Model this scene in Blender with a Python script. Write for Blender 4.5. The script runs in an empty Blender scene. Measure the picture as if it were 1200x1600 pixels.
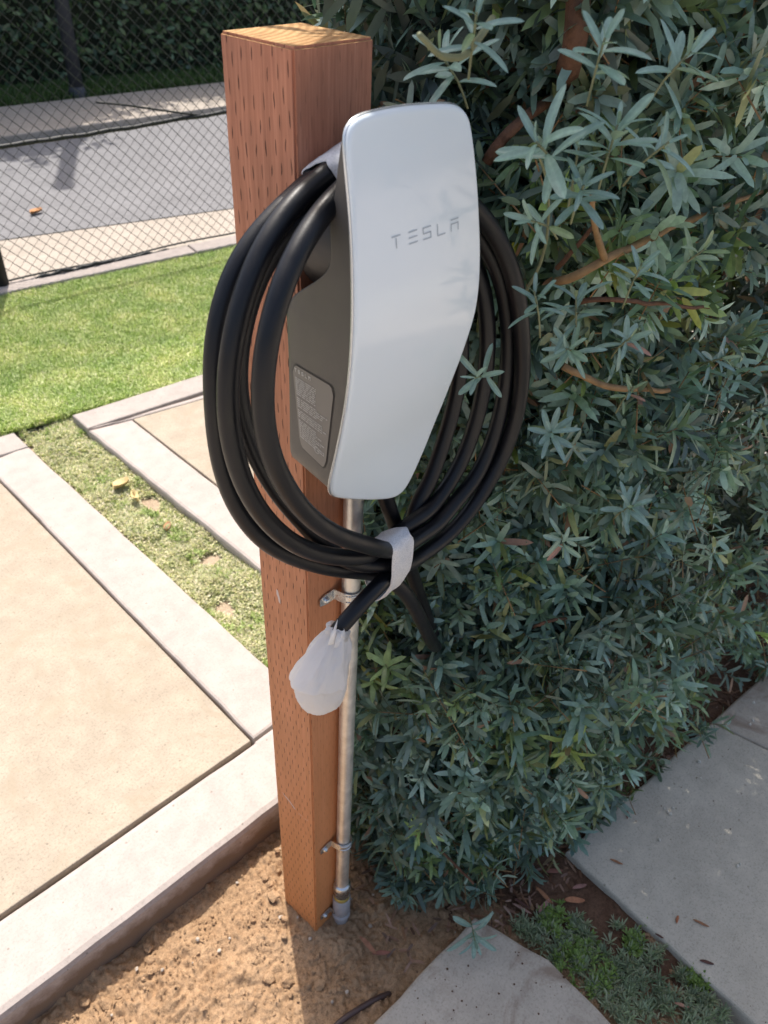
import bpy, bmesh, math, random
import numpy as np
from mathutils import Vector, Matrix, noise

random.seed(7); rng = np.random.default_rng(7)
scene = bpy.context.scene
col = scene.collection

# ------------------------------------------------------------------ camera
F_PX = 1254.84                       # focal length in pixels of the 1200x1600 photograph
YAW, PITCH, ROLL = 0.851678, 0.674315, 0.052483
CAM = np.array([-0.46441, -0.523058, 1.587271])
def cam_axes():
    f = np.array([math.cos(PITCH)*math.sin(YAW), math.cos(PITCH)*math.cos(YAW), -math.sin(PITCH)])
    r = np.array([math.cos(YAW), -math.sin(YAW), 0.0]); u = np.cross(r, f)
    return r*math.cos(ROLL)+u*math.sin(ROLL), -r*math.sin(ROLL)+u*math.cos(ROLL), f
CR, CU, CF = cam_axes()
cd = bpy.data.cameras.new('camera'); cam = bpy.data.objects.new('camera', cd); col.objects.link(cam)
cam.matrix_world = Matrix(((CR[0], CU[0], -CF[0], CAM[0]), (CR[1], CU[1], -CF[1], CAM[1]), (CR[2], CU[2], -CF[2], CAM[2]), (0, 0, 0, 1)))
cd.sensor_fit = 'VERTICAL'; cd.sensor_height = 36.0; cd.sensor_width = 27.0; cd.lens = F_PX/1600*36
cd.clip_start = 0.02; cd.clip_end = 600
cd.dof.use_dof = True; cd.dof.focus_distance = 0.95; cd.dof.aperture_fstop = 9.5
scene.camera = cam

# ------------------------------------------------------------------ sky and sun
SUN_AZ = math.atan2(0.545, 0.84)     # horizontal direction towards the sun, from +Y towards +X
SUN_EL = math.radians(62)
world = bpy.data.worlds.new('World'); scene.world = world; world.use_nodes = True
wn = world.node_tree.nodes; wl = world.node_tree.links
bg = wn['Background']; sky = wn.new('ShaderNodeTexSky'); sky.sky_type = 'NISHITA'
sky.sun_disc = False; sky.sun_elevation = SUN_EL; sky.sun_rotation = SUN_AZ
sky.air_density = 1.0; sky.dust_density = 5.0; sky.ozone_density = 0.6
wl.new(sky.outputs[0], bg.inputs[0]); bg.inputs[1].default_value = 0.15
sd = bpy.data.lights.new('sun', 'SUN'); sun = bpy.data.objects.new('sun', sd); col.objects.link(sun)
sd.energy = 3.7; sd.angle = math.radians(0.5); sd.color = (1.0, 0.95, 0.88)
sdir = Vector((math.cos(SUN_EL)*math.sin(SUN_AZ), math.cos(SUN_EL)*math.cos(SUN_AZ), math.sin(SUN_EL)))
sun.rotation_euler = (-sdir).to_track_quat('-Z', 'Y').to_euler(); sun.location = sdir*30
scene.view_settings.view_transform = 'Standard'; scene.view_settings.look = 'None'
scene.view_settings.exposure = 0.62; scene.view_settings.gamma = 1.0
scene.view_settings.use_curve_mapping = False
scene.render.engine = 'CYCLES'; scene.cycles.use_denoising = True
scene.cycles.max_bounces = 8; scene.cycles.diffuse_bounces = 5; scene.cycles.transparent_max_bounces = 8

# ------------------------------------------------------------------ measuring helpers
def ray(px, py):
    return CF + CR*(px-600)/F_PX - CU*(py-800)/F_PX
def aty(px, py, Y):                  # the place on the upright plane y = Y
    d = ray(px, py); return CAM + d*(Y-CAM[1])/d[1]
def atz(px, py, Z):                  # the place on the level plane z = Z
    d = ray(px, py); return CAM + d*(Z-CAM[2])/d[2]

# ------------------------------------------------------------------ materials
def new_mat(name):
    m = bpy.data.materials.new(name); m.use_nodes = True
    return m, m.node_tree.nodes, m.node_tree.links, m.node_tree.nodes['Principled BSDF']
def N(n, t, **k):
    x = n.new(t)
    for a, b in k.items(): setattr(x, a, b)
    return x
def noise_node(n, l, scale, detail=4, rough=.6, co=None, dist=0.0):
    t = n.new('ShaderNodeTexNoise'); t.inputs['Scale'].default_value = scale
    t.inputs['Detail'].default_value = detail; t.inputs['Roughness'].default_value = rough
    t.inputs['Distortion'].default_value = dist
    if co is not None: l.new(co, t.inputs['Vector'])
    return t
def ramp(n, l, src, stops, interp='LINEAR'):
    r = n.new('ShaderNodeValToRGB'); r.color_ramp.interpolation = interp
    e = r.color_ramp.elements
    while len(e) < len(stops): e.new(0.5)
    for i, (p, c) in enumerate(stops):
        e[i].position = p; e[i].color = (*c, 1) if len(c) == 3 else c
    l.new(src, r.inputs[0]); return r
def g3(v): return (v, v, v)
def mixc(n, l, a, b, fac, mode='MIX'):
    m = n.new('ShaderNodeMix'); m.data_type = 'RGBA'; m.blend_type = mode
    for s, v in ((6, a), (7, b), (0, fac)):
        if hasattr(v, 'links'): l.new(v, m.inputs[s])
        elif isinstance(v, (int, float)): m.inputs[s].default_value = v
        else: m.inputs[s].default_value = (*v, 1)
    return m.outputs[2]
def math_(n, l, op, a, b=None, c=None):
    m = n.new('ShaderNodeMath'); m.operation = op
    for i, v in enumerate((a, b, c)):
        if v is None: continue
        if hasattr(v, 'links'): l.new(v, m.inputs[i])
        else: m.inputs[i].default_value = v
    return m.outputs[0]
def bump(n, l, bs, h, strength=.3, dist=.002, prev=None):
    b = n.new('ShaderNodeBump'); b.inputs['Strength'].default_value = strength; b.inputs['Distance'].default_value = dist
    l.new(h, b.inputs['Height'])
    if prev is not None: l.new(prev, b.inputs['Normal'])
    l.new(b.outputs[0], bs.inputs['Normal']); return b.outputs[0]
def obj_co(n): return n.new('ShaderNodeTexCoord').outputs['Object']
def geo_pos(n): return n.new('ShaderNodeNewGeometry').outputs['Position']

def concrete(name, c1, c2, speck, fine=260, rough=.85, bstr=.35, stain=None, dirt=False, dots=.5):
    m, n, l, bs = new_mat(name); co = geo_pos(n)
    big = noise_node(n, l, 3.2, 5, .6, co); mid = noise_node(n, l, 22, 5, .65, co); fn = noise_node(n, l, fine, 3, .7, co)
    c = ramp(n, l, big.outputs[0], [(.3, c1), (.7, c2)]).outputs[0]
    c = mixc(n, l, c, ramp(n, l, mid.outputs[0], [(.35, g3(.82)), (.65, g3(1.08))]).outputs[0], .6, 'MULTIPLY')
    c = mixc(n, l, c, ramp(n, l, fn.outputs[0], [(.3, speck), (.48, g3(1.0)), (.6, g3(1.0)), (.72, g3(1.15))]).outputs[0], .8, 'MULTIPLY')
    v = n.new('ShaderNodeTexVoronoi'); v.inputs['Scale'].default_value = 55; l.new(co, v.inputs['Vector'])
    sel = n.new('ShaderNodeSeparateColor'); l.new(v.outputs['Color'], sel.inputs[0])
    dot = math_(n, l, 'MULTIPLY', math_(n, l, 'LESS_THAN', v.outputs['Distance'], .13), math_(n, l, 'GREATER_THAN', sel.outputs[0], .86))
    c = mixc(n, l, c, (c1[0]*.35, c1[1]*.33, c1[2]*.3), math_(n, l, 'MULTIPLY', dot, dots))
    if stain:
        st = noise_node(n, l, 6.5, 6, .7, co, 1.2)
        c = mixc(n, l, c, stain, ramp(n, l, st.outputs[0], [(.50, g3(0)), (.66, g3(.7))]).outputs[0])
    if dirt:                                             # soil splashed on the lower part of the kerb face
        sz_ = n.new('ShaderNodeSeparateXYZ'); l.new(co, sz_.inputs[0])
        lv = math_(n, l, 'ADD', sz_.outputs[2], math_(n, l, 'MULTIPLY', math_(n, l, 'SUBTRACT', mid.outputs[0], .5), .07))
        c = mixc(n, l, c, (.17, .11, .065), ramp(n, l, lv, [(.028, g3(.85)), (.058, g3(0))]).outputs[0])
    l.new(c, bs.inputs['Base Color']); bs.inputs['Roughness'].default_value = rough
    bs.inputs['Specular IOR Level'].default_value = .25
    h = mixc(n, l, fn.outputs[0], mid.outputs[0], .35)
    bump(n, l, bs, h, bstr, .0025)
    return m
M = {}
M['panel'] = concrete('tan_concrete', (.365, .306, .236), (.41, .35, .276), g3(.60), 190, .88, .5, stain=(.33, .272, .20))
M['border'] = concrete('white_concrete', (.405, .352, .318), (.435, .38, .345), g3(.80), 200, .8, .22, dirt=True)
M['kerb'] = concrete('kerb_concrete', (.355, .315, .285), (.41, .365, .33), g3(.8), 200, .85, .3)
M['grey'] = concrete('grey_concrete', (.46, .415, .335), (.545, .495, .405), g3(.6), 300, .75, .45)
M['grey_worn'] = concrete('worn_grey_concrete', (.42, .365, .295), (.51, .45, .37), g3(.70), 220, .8, .45, stain=(.22, .15, .105), dots=.15)
M['asphalt'] = concrete('asphalt', (.185, .182, .186), (.225, .222, .227), g3(.7), 150, .9, .4)
M['sandy'] = concrete('sandy_concrete', (.36, .315, .265), (.42, .37, .315), g3(.75), 120, .9, .3)

def soil_mat(name, a, b, dark):
    m, n, l, bs = new_mat(name); co = geo_pos(n)
    t1 = noise_node(n, l, 14, 6, .7, co, .4); t2 = noise_node(n, l, 120, 5, .75, co); t3 = noise_node(n, l, 420, 2, .7, co)
    c = ramp(n, l, t1.outputs[0], [(.3, a), (.68, b)]).outputs[0]
    c = mixc(n, l, c, ramp(n, l, t2.outputs[0], [(.34, dark), (.5, g3(1)), (.7, g3(1.25))]).outputs[0], .75, 'MULTIPLY')
    c = mixc(n, l, c, ramp(n, l, t3.outputs[0], [(.3, g3(.7)), (.7, g3(1.2))]).outputs[0], .6, 'MULTIPLY')
    l.new(c, bs.inputs['Base Color']); bs.inputs['Roughness'].default_value = .95; bs.inputs['Specular IOR Level'].default_value = .1
    b1 = bump(n, l, bs, t2.outputs[0], .7, .006); bump(n, l, bs, t3.outputs[0], .5, .002, b1)
    return m
M['soil'] = soil_mat('dry_soil', (.335, .21, .118), (.425, .285, .172), g3(.5))
M['mulch'] = soil_mat('dark_mulch', (.10, .055, .035), (.17, .10, .065), g3(.55))

M['strip'] = soil_mat('pale_strip_soil', (.36, .27, .19), (.46, .36, .26), g3(.7))
# post: incised, stained timber
def wood_mat():
    m, n, l, bs = new_mat('stained_timber'); co = geo_pos(n)
    sp = n.new('ShaderNodeSeparateXYZ'); l.new(co, sp.inputs[0])
    X, Y, Z = sp.outputs
    mp = n.new('ShaderNodeMapping'); mp.inputs['Scale'].default_value = (1, 1, .035); l.new(co, mp.inputs[0])
    grain = noise_node(n, l, 260, 5, .65, mp.outputs[0], .3); g2 = noise_node(n, l, 70, 4, .6, mp.outputs[0], .8); big = noise_node(n, l, 9, 4, .6, co)
    c = ramp(n, l, grain.outputs[0], [(.25, (.37, .155, .098)), (.5, (.49, .215, .135)), (.75, (.60, .285, .185))]).outputs[0]
    c = mixc(n, l, c, ramp(n, l, g2.outputs[0], [(.3, (.70, .66, .64)), (.6, g3(1.08))]).outputs[0], .7, 'MULTIPLY')
    c = mixc(n, l, c, ramp(n, l, big.outputs[0], [(.33, (.78, .75, .72)), (.7, (1.22, 1.13, 1.04))]).outputs[0], .7, 'MULTIPLY')
    # lower half is a little more orange, the top is redder (preservative)
    low = math_(n, l, 'SUBTRACT', 1.0, math_(n, l, 'DIVIDE', Z, 1.48))
    c = mixc(n, l, c, (.62, .25, .075), math_(n, l, 'MULTIPLY', low, .8))
    # incisions: staggered short slits; across = X on faces that look along Y, Y on faces that look along X
    gn = n.new('ShaderNodeNewGeometry'); ns = n.new('ShaderNodeSeparateXYZ'); l.new(gn.outputs['True Normal'], ns.inputs[0])
    isx = math_(n, l, 'GREATER_THAN', math_(n, l, 'ABSOLUTE', ns.outputs[0]), .7)
    acr = math_(n, l, 'ADD', math_(n, l, 'MULTIPLY', Y, isx), math_(n, l, 'MULTIPLY', X, math_(n, l, 'SUBTRACT', 1.0, isx)))
    wob = noise_node(n, l, 55, 2, .5, co)
    zz = math_(n, l, 'ADD', Z, math_(n, l, 'MULTIPLY', math_(n, l, 'SUBTRACT', wob.outputs[0], .5), .010))
    aa = math_(n, l, 'ADD', acr, math_(n, l, 'MULTIPLY', math_(n, l, 'SUBTRACT', wob.outputs[0], .5), .004))
    row = math_(n, l, 'DIVIDE', math_(n, l, 'ADD', zz, math_(n, l, 'MULTIPLY', aa, .30)), .0182)
    rf = math_(n, l, 'FLOOR', row); rr = math_(n, l, 'FRACT', row)
    cu = math_(n, l, 'ADD', math_(n, l, 'DIVIDE', aa, .0125), math_(n, l, 'MULTIPLY', rf, .5)); cf = math_(n, l, 'FRACT', cu)
    wn_ = n.new('ShaderNodeTexWhiteNoise'); wn_.noise_dimensions = '2D'
    cv = n.new('ShaderNodeCombineXYZ'); l.new(rf, cv.inputs[0]); l.new(math_(n, l, 'FLOOR', cu), cv.inputs[1]); l.new(cv.outputs[0], wn_.inputs['Vector'])
    ex = math_(n, l, 'DIVIDE', math_(n, l, 'ABSOLUTE', math_(n, l, 'SUBTRACT', cf, .5)), .055)
    ez = math_(n, l, 'DIVIDE', math_(n, l, 'ABSOLUTE', math_(n, l, 'SUBTRACT', rr, .5)), .34)
    inside = math_(n, l, 'SUBTRACT', 1.0, math_(n, l, 'ADD', math_(n, l, 'POWER', math_(n, l, 'ADD', ex, math_(n, l, 'MULTIPLY', wn_.outputs[0], .10)), 1.4), math_(n, l, 'POWER', ez, 2.4)))
    inside = math_(n, l, 'MULTIPLY', inside, 3.5)
    cl = n.new('ShaderNodeClamp'); l.new(inside, cl.inputs[0])
    vis = math_(n, l, 'MULTIPLY', cl.outputs[0], math_(n, l, 'GREATER_THAN', wn_.outputs[0], .06))
    edge = math_(n, l, 'GREATER_THAN', math_(n, l, 'MAXIMUM', math_(n, l, 'ABSOLUTE', ns.outputs[0]), math_(n, l, 'ABSOLUTE', ns.outputs[1])), .96)
    amt = math_(n, l, 'MULTIPLY', math_(n, l, 'MULTIPLY', vis, edge), math_(n, l, 'ADD', .55, math_(n, l, 'MULTIPLY', wn_.outputs[0], .45)))
    # the front face shows far fewer slits
    amt = math_(n, l, 'MULTIPLY', amt, math_(n, l, 'ADD', math_(n, l, 'MULTIPLY', isx, .75), .25))
    c = mixc(n, l, c, (.045, .012, .006), amt)
    # a few pale scuffs
    sc = noise_node(n, l, 38, 5, .75, co, .5)
    c = mixc(n, l, c, (.55, .42, .36), ramp(n, l, sc.outputs[0], [(.70, g3(0)), (.76, g3(.45))]).outputs[0])
    l.new(c, bs.inputs['Base Color']); bs.inputs['Roughness'].default_value = .62; bs.inputs['Specular IOR Level'].default_value = .35
    b1 = bump(n, l, bs, grain.outputs[0], .35, .0015)
    inv = math_(n, l, 'SUBTRACT', 1.0, amt); bump(n, l, bs, inv, .8, .002, b1)
    return m
M['wood'] = wood_mat()
def endgrain():
    m, n, l, bs = new_mat('end_grain'); co = geo_pos(n)
    w = n.new('ShaderNodeTexWave'); w.wave_type = 'RINGS'; w.rings_direction = 'Z'; w.inputs['Scale'].default_value = 42; w.inputs['Distortion'].default_value = 3.0; w.inputs['Detail'].default_value = 3
    mp = n.new('ShaderNodeMapping'); mp.inputs['Location'].default_value = (.02, -.16, 0); l.new(co, mp.inputs[0]); l.new(mp.outputs[0], w.inputs[0])
    f = noise_node(n, l, 420, 4, .8, co); b = noise_node(n, l, 35, 4, .6, co)
    c = ramp(n, l, w.outputs[0], [(.2, (.44, .245, .09)), (.8, (.60, .37, .16))]).outputs[0]
    c = mixc(n, l, c, ramp(n, l, f.outputs[0], [(.35, g3(.6)), (.65, g3(1.2))]).outputs[0], .7, 'MULTIPLY')
    c = mixc(n, l, c, ramp(n, l, b.outputs[0], [(.35, (.75, .62, .5)), (.6, g3(1.05))]).outputs[0], .7, 'MULTIPLY')
    l.new(c, bs.inputs['Base Color']); bs.inputs['Roughness'].default_value = .9; bump(n, l, bs, f.outputs[0], .8, .002)
    return m
M['endgrain'] = endgrain()

def simple(name, c, rough=.5, metal=0, spec=.5, coat=0, var=.0, vscale=30, bstr=0, bscale=200, bdist=.001, stretch=None):
    m, n, l, bs = new_mat(name)
    bs.inputs['Base Color'].default_value = (*c, 1); bs.inputs['Roughness'].default_value = rough
    bs.inputs['Metallic'].default_value = metal; bs.inputs['Specular IOR Level'].default_value = spec
    bs.inputs['Coat Weight'].default_value = coat; bs.inputs['Coat Roughness'].default_value = .04
    co = geo_pos(n)
    if var:
        t = noise_node(n, l, vscale, 5, .65, co)
        l.new(ramp(n, l, t.outputs[0], [(.3, tuple(x*(1-var) for x in c)), (.7, tuple(min(1, x*(1+var)) for x in c))]).outputs[0], bs.inputs['Base Color'])
        l.new(ramp(n, l, t.outputs[0], [(.3, g3(max(0, rough-.08))), (.7, g3(min(1, rough+.08)))]).outputs[0], bs.inputs['Roughness'])
    if bstr:
        t2 = noise_node(n, l, bscale, 3, .6, co); bump(n, l, bs, t2.outputs[0], bstr, bdist)
    return m
def glass_mat():
    m, n, l, bs = new_mat('white_glass'); co = geo_pos(n)
    t = noise_node(n, l, 16, 6, .72, co, 1.4); t2 = noise_node(n, l, 5, 3, .5, co)
    sm = ramp(n, l, t.outputs[0], [(.60, g3(0)), (.72, g3(1))])
    l.new(mixc(n, l, (.74, .81, .855), (.77, .82, .85), t2.outputs[0]), bs.inputs['Base Color'])
    l.new(ramp(n, l, sm.outputs[0], [(0, g3(.12)), (1, g3(.34))]).outputs[0], bs.inputs['Roughness'])
    bs.inputs['Coat Weight'].default_value = .12; bs.inputs['Coat Roughness'].default_value = .10
    bs.inputs['Specular IOR Level'].default_value = .6
    return m
M['glass'] = glass_mat()
M['body'] = simple('matte_grey_plastic', (.092, .083, .075), .42, 0, .45, 0, .06, 60, .25, 900, .0003)
M['label'] = simple('nameplate_grey', (.20, .18, .16), .35, 0, .5)
M['print'] = simple('pale_print', (.62, .59, .54), .5)
M['dark_line'] = simple('dark_line', (.035, .03, .03), .5)
M['letter'] = simple('grey_lettering', (.40, .45, .50), .3, 0, .5)
M['rim'] = simple('chrome_rim', (.78, .80, .80), .25, .6)
M['cable'] = simple('black_rubber', (.0055, .006, .0085), .40, 0, .36, 0, .18, 45, .25, 500, .0004)
M['cable2'] = M['cable']
M['steel'] = simple('galvanised_steel', (.74, .72, .67), .42, .85, .5, 0, .16, 55, .15, 300, .0004)
M['zinc'] = simple('zinc_fitting', (.60, .62, .63), .28, .95, .5, 0, .12, 80)
M['grey_pvc'] = simple('grey_pvc', (.33, .32, .33), .55, 0, .4, 0, .1, 60, .3, 200)
M['yellow_band'] = simple('brass_yellow', (.50, .40, .12), .4, .5)
M['fence'] = simple('dark_green_vinyl', (.030, .042, .040), .5)
M['fence_black'] = simple('black_paint', (.014, .016, .016), .6)
M['bark'] = simple('brown_bark', (.13, .068, .042), .85, 0, .2, 0, .35, 60, .8, 160, .003)
M['twig'] = simple('young_twig', (.26, .16, .075), .7, 0, .3, 0, .3, 60, .4, 300)
M['green_stem'] = simple('green_stem', (.19, .20, .11), .6, 0, .3, 0, .2, 60)
M['pebble'] = simple('pebble', (.40, .34, .28), .8, 0, .3, 0, .3, 30)
M['clod'] = M['soil']
M['pipe'] = simple('dark_poly_pipe', (.06, .035, .03), .45, 0, .5, 0, .3, 60)
M['pole'] = simple('pole_paint', (.05, .055, .065), .6, 0, .3, 0, .1)
def wrap_mat():
    m, n, l, bs = new_mat('white_foam_wrap'); co = geo_pos(n)
    t = noise_node(n, l, 650, 3, .8, co); t2 = noise_node(n, l, 40, 4, .6, co)
    c = ramp(n, l, t.outputs[0], [(.36, g3(.54)), (.5, g3(.68)), (.65, g3(.76))]).outputs[0]
    c = mixc(n, l, c, ramp(n, l, t2.outputs[0], [(.3, (.85, .85, .9)), (.7, (1.05, 1.02, 1.0))]).outputs[0], .8, 'MULTIPLY')
    l.new(c, bs.inputs['Base Color']); bs.inputs['Roughness'].default_value = .6
    bump(n, l, bs, t.outputs[0], .6, .0012); return m
M['wrap'] = wrap_mat()
def bag_mat():
    m, n, l, bs = new_mat('milky_plastic_bag')
    bs.inputs['Base Color'].default_value = (.93, .91, .90, 1); bs.inputs['Roughness'].default_value = .42
    tr = n.new('ShaderNodeBsdfTranslucent'); tr.inputs[0].default_value = (.96, .93, .90, 1)
    mx = n.new('ShaderNodeMixShader'); mx.inputs[0].default_value = .48
    tp = n.new('ShaderNodeBsdfTransparent'); m2 = n.new('ShaderNodeMixShader'); m2.inputs[0].default_value = .12
    out = n['Material Output']; l.new(bs.outputs[0], mx.inputs[1]); l.new(tr.outputs[0], mx.inputs[2]); l.new(mx.outputs[0], m2.inputs[1]); l.new(tp.outputs[0], m2.inputs[2]); l.new(m2.outputs[0], out.inputs[0])
    t = noise_node(n, l, 45, 4, .6, geo_pos(n), 1.0); b = bump(n, l, bs, t.outputs[0], .35, .004)
    return m
M['bag'] = bag_mat()

def leaf_mat(name, attr=True, c=None, trans=.16, rough=.34, tip=None):
    m, n, l, bs = new_mat(name)
    if attr:
        a = n.new('ShaderNodeAttribute'); a.attribute_name = 'Col'; src = a.outputs[0]
    else:
        rg = n.new('ShaderNodeRGB'); rg.outputs[0].default_value = (*c, 1); src = rg.outputs[0]
    t = noise_node(n, l, 130, 3, .6, geo_pos(n))
    cc = mixc(n, l, src, ramp(n, l, t.outputs[0], [(.3, g3(.80)), (.7, g3(1.18))]).outputs[0], .8, 'MULTIPLY')
    # the underside is paler and greyer
    g = n.new('ShaderNodeNewGeometry')
    cc = mixc(n, l, cc, mixc(n, l, cc, (.16, .19, .15), .35), g.outputs['Backfacing'])
    l.new(cc, bs.inputs['Base Color']); bs.inputs['Roughness'].default_value = rough; bs.inputs['Specular IOR Level'].default_value = .5
    tr = n.new('ShaderNodeBsdfTranslucent'); l.new(mixc(n, l, cc, (1.5, 1.9, .8), 1.0, 'MULTIPLY'), tr.inputs[0])
    mx = n.new('ShaderNodeMixShader'); mx.inputs[0].default_value = trans
    out = n['Material Output']; l.new(bs.outputs[0], mx.inputs[1]); l.new(tr.outputs[0], mx.inputs[2]); l.new(mx.outputs[0], out.inputs[0])
    return m
M['leaf'] = leaf_mat('hedge_leaf')
M['grass'] = leaf_mat('turf_blade', trans=.25, rough=.5)

# ------------------------------------------------------------------ object helpers
def tag(o, label=None, cat=None, group=None, kind=None):
    if label: o['label'] = label
    if cat: o['category'] = cat
    if group: o['group'] = group
    if kind: o['kind'] = kind
    return o
def empty(name, loc=(0, 0, 0), rz=0):
    o = bpy.data.objects.new(name, None); col.objects.link(o); o.location = loc; o.rotation_euler = (0, 0, rz); o.empty_display_size = .05
    return o
def mesh_obj(name, verts, faces, mat, parent=None, smooth=True, loc=None, mats=None, midx=None):
    me = bpy.data.meshes.new(name); me.from_pydata([tuple(map(float, v)) for v in verts], [], faces); me.update()
    for mm in (mats or [mat]): me.materials.append(mm)
    if midx is not None: me.polygons.foreach_set('material_index', midx)
    me.polygons.foreach_set('use_smooth', [smooth]*len(me.polygons))
    o = bpy.data.objects.new(name, me); col.objects.link(o)
    if parent is not None: o.parent = parent
    if loc is not None: o.location = loc
    return o
def bm_obj(name, bm, mat, parent=None, smooth=False, mats=None):
    me = bpy.data.meshes.new(name); bm.normal_update(); bm.to_mesh(me); bm.free()
    for mm in (mats or [mat]): me.materials.append(mm)
    me.polygons.foreach_set('use_smooth', [smooth]*len(me.polygons))
    o = bpy.data.objects.new(name, me); col.objects.link(o)
    if parent is not None: o.parent = parent
    return o
def np_mesh(name, V, Fq, mat, colors=None, parent=None, smooth=True):
    """V (n,3), Fq list of (faces array k x m)"""
    me = bpy.data.meshes.new(name); me.vertices.add(len(V)); me.vertices.foreach_set('co', np.asarray(V, np.float32).ravel())
    tot = [f.shape[1] for f in Fq for _ in range(len(f))]
    idx = np.concatenate([f.ravel() for f in Fq]).astype(np.int32)
    me.loops.add(len(idx)); me.loops.foreach_set('vertex_index', idx)
    me.polygons.add(len(tot)); st = np.r_[0, np.cumsum(tot)[:-1]].astype(np.int32)
    me.polygons.foreach_set('loop_start', st)
    me.polygons.foreach_set('use_smooth', np.full(len(tot), smooth))
    me.update(calc_edges=True); me.validate()
    if colors is not None:
        a = me.attributes.new('Col', 'FLOAT_COLOR', 'POINT')
        c4 = np.c_[colors, np.ones(len(colors))].astype(np.float32); a.data.foreach_set('color', c4.ravel())
    me.materials.append(mat)
    o = bpy.data.objects.new(name, me); col.objects.link(o)
    if parent is not None: o.parent = parent
    return o
def spline(P, step=.008):
    P = [np.array(p, float) for p in P]; P = [2*P[0]-P[1]]+P+[2*P[-1]-P[-2]]
    out = []
    for i in range(1, len(P)-2):
        a, b, c, d = P[i-1], P[i], P[i+1], P[i+2]
        n_ = max(2, int(np.linalg.norm(c-b)/step))
        for k in range(n_):
            t = k/n_
            out.append(.5*((2*b)+(-a+c)*t+(2*a-5*b+4*c-d)*t*t+(-a+3*b-3*c+d)*t**3))
    out.append(P[-2]); return np.array(out)
def smooth_path(P, it=2):
    P = P.copy()
    for _ in range(it): P[1:-1] = .25*P[:-2]+.5*P[1:-1]+.25*P[2:]
    return P
def tube(P, r, sides=14, cap=True):
    """verts, faces for a tube along path P, radius number or array"""
    P = np.asarray(P, float); n_ = len(P); rr = np.full(n_, r) if np.isscalar(r) else np.asarray(r, float)
    T = np.gradient(P, axis=0); T /= np.linalg.norm(T, axis=1)[:, None]+1e-12
    up = np.array([0, 0, 1.0]) if abs(T[0][2]) < .9 else np.array([1.0, 0, 0])
    u = np.cross(T[0], up); u /= np.linalg.norm(u); V = []; Fc = []
    for i in range(n_):
        u = u-T[i]*(u@T[i]); u /= np.linalg.norm(u); w = np.cross(T[i], u)
        for k in range(sides):
            a = 2*math.pi*k/sides; V.append(P[i]+rr[i]*(math.cos(a)*u+math.sin(a)*w))
    for i in range(n_-1):
        for k in range(sides):
            k2 = (k+1) % sides; Fc.append((i*sides+k, i*sides+k2, (i+1)*sides+k2, (i+1)*sides+k))
    if cap: Fc.append(tuple(range(sides))[::-1]); Fc.append(tuple(range((n_-1)*sides, n_*sides)))
    return V, Fc
def tube_obj(name, P, r, mat, parent=None, sides=14, cap=True):
    V, Fc = tube(P, r, sides, cap); return mesh_obj(name, V, Fc, mat, parent)
def merge(parts):
    V = []; Fc = []
    for v, f in parts:
        b = len(V); V += list(v); Fc += [tuple(i+b for i in q) for q in f]
    return V, Fc
def lathe(axis0, axis1, prof, sides=24, sq=None):
    """profile list of (t, radius) between two points"""
    a = np.array(axis0, float); b = np.array(axis1, float); P = [a+(b-a)*t for t, _ in prof]
    T = (b-a)/np.linalg.norm(b-a); up = np.array([0, 0, 1.0]) if abs(T[2]) < .9 else np.array([1.0, 0, 0])
    u = np.cross(T, up); u /= np.linalg.norm(u); w = np.cross(T, u); V = []; Fc = []
    for p, (_, r) in zip(P, prof):
        for k in range(sides):
            an = 2*math.pi*k/sides; V.append(p+r*(math.cos(an)*u+math.sin(an)*w))
    for i in range(len(P)-1):
        for k in range(sides):
            k2 = (k+1) % sides; Fc.append((i*sides+k, i*sides+k2, (i+1)*sides+k2, (i+1)*sides+k))
    Fc.append(tuple(range(sides))[::-1]); Fc.append(tuple(range((len(P)-1)*sides, len(P)*sides)))
    return V, Fc
def prism(name, poly, z0, z1, mat, parent=None, bevel=.006, jit=.0, seg=.06):
    """a slab with an eased upper edge; poly counter-clockwise (x, y)"""
    pts = []
    for i in range(len(poly)):
        a = np.array(poly[i], float); b = np.array(poly[(i+1) % len(poly)], float)
        k = max(1, min(60, int(np.linalg.norm(b-a)/seg)))
        for j in range(k):
            p = a+(b-a)*j/k
            if jit and j: d = (b-a)/np.linalg.norm(b-a); p = p+np.array([d[1], -d[0]])*random.uniform(-jit, jit)
            pts.append(p)
    area = sum(pts[i][0]*pts[(i+1) % len(pts)][1]-pts[(i+1) % len(pts)][0]*pts[i][1] for i in range(len(pts)))
    if area < 0: pts = pts[::-1]
    n_ = len(pts); nor = []
    for i in range(n_):
        a = pts[(i+1) % n_]-pts[i-1]; a = a/np.linalg.norm(a); nor.append(np.array([-a[1], a[0]]))
    rings = [(0, z0), (0, z1-bevel), (bevel*.3, z1-bevel*.3), (bevel, z1)]
    V = []; Fc = []
    for off, z in rings:
        for p, q in zip(pts, nor): V.append((p[0]+q[0]*off, p[1]+q[1]*off, z))
    for r_ in range(3):
        for i in range(n_):
            j = (i+1) % n_; Fc.append((r_*n_+i, r_*n_+j, (r_+1)*n_+j, (r_+1)*n_+i))
    Fc.append(tuple(range(3*n_, 4*n_)))
    return mesh_obj(name, V, Fc, mat, parent, smooth=False)

# ------------------------------------------------------------------ the ground
ZS = .08                                                       # top of the pale slabs
gr = mesh_obj('ground', [(-60, -60, -.06), (60, -60, -.06), (60, 60, -.06), (-60, 60, -.06)], [(0, 1, 2, 3)], M['sandy'], smooth=False)
tag(gr, kind='structure')

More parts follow.
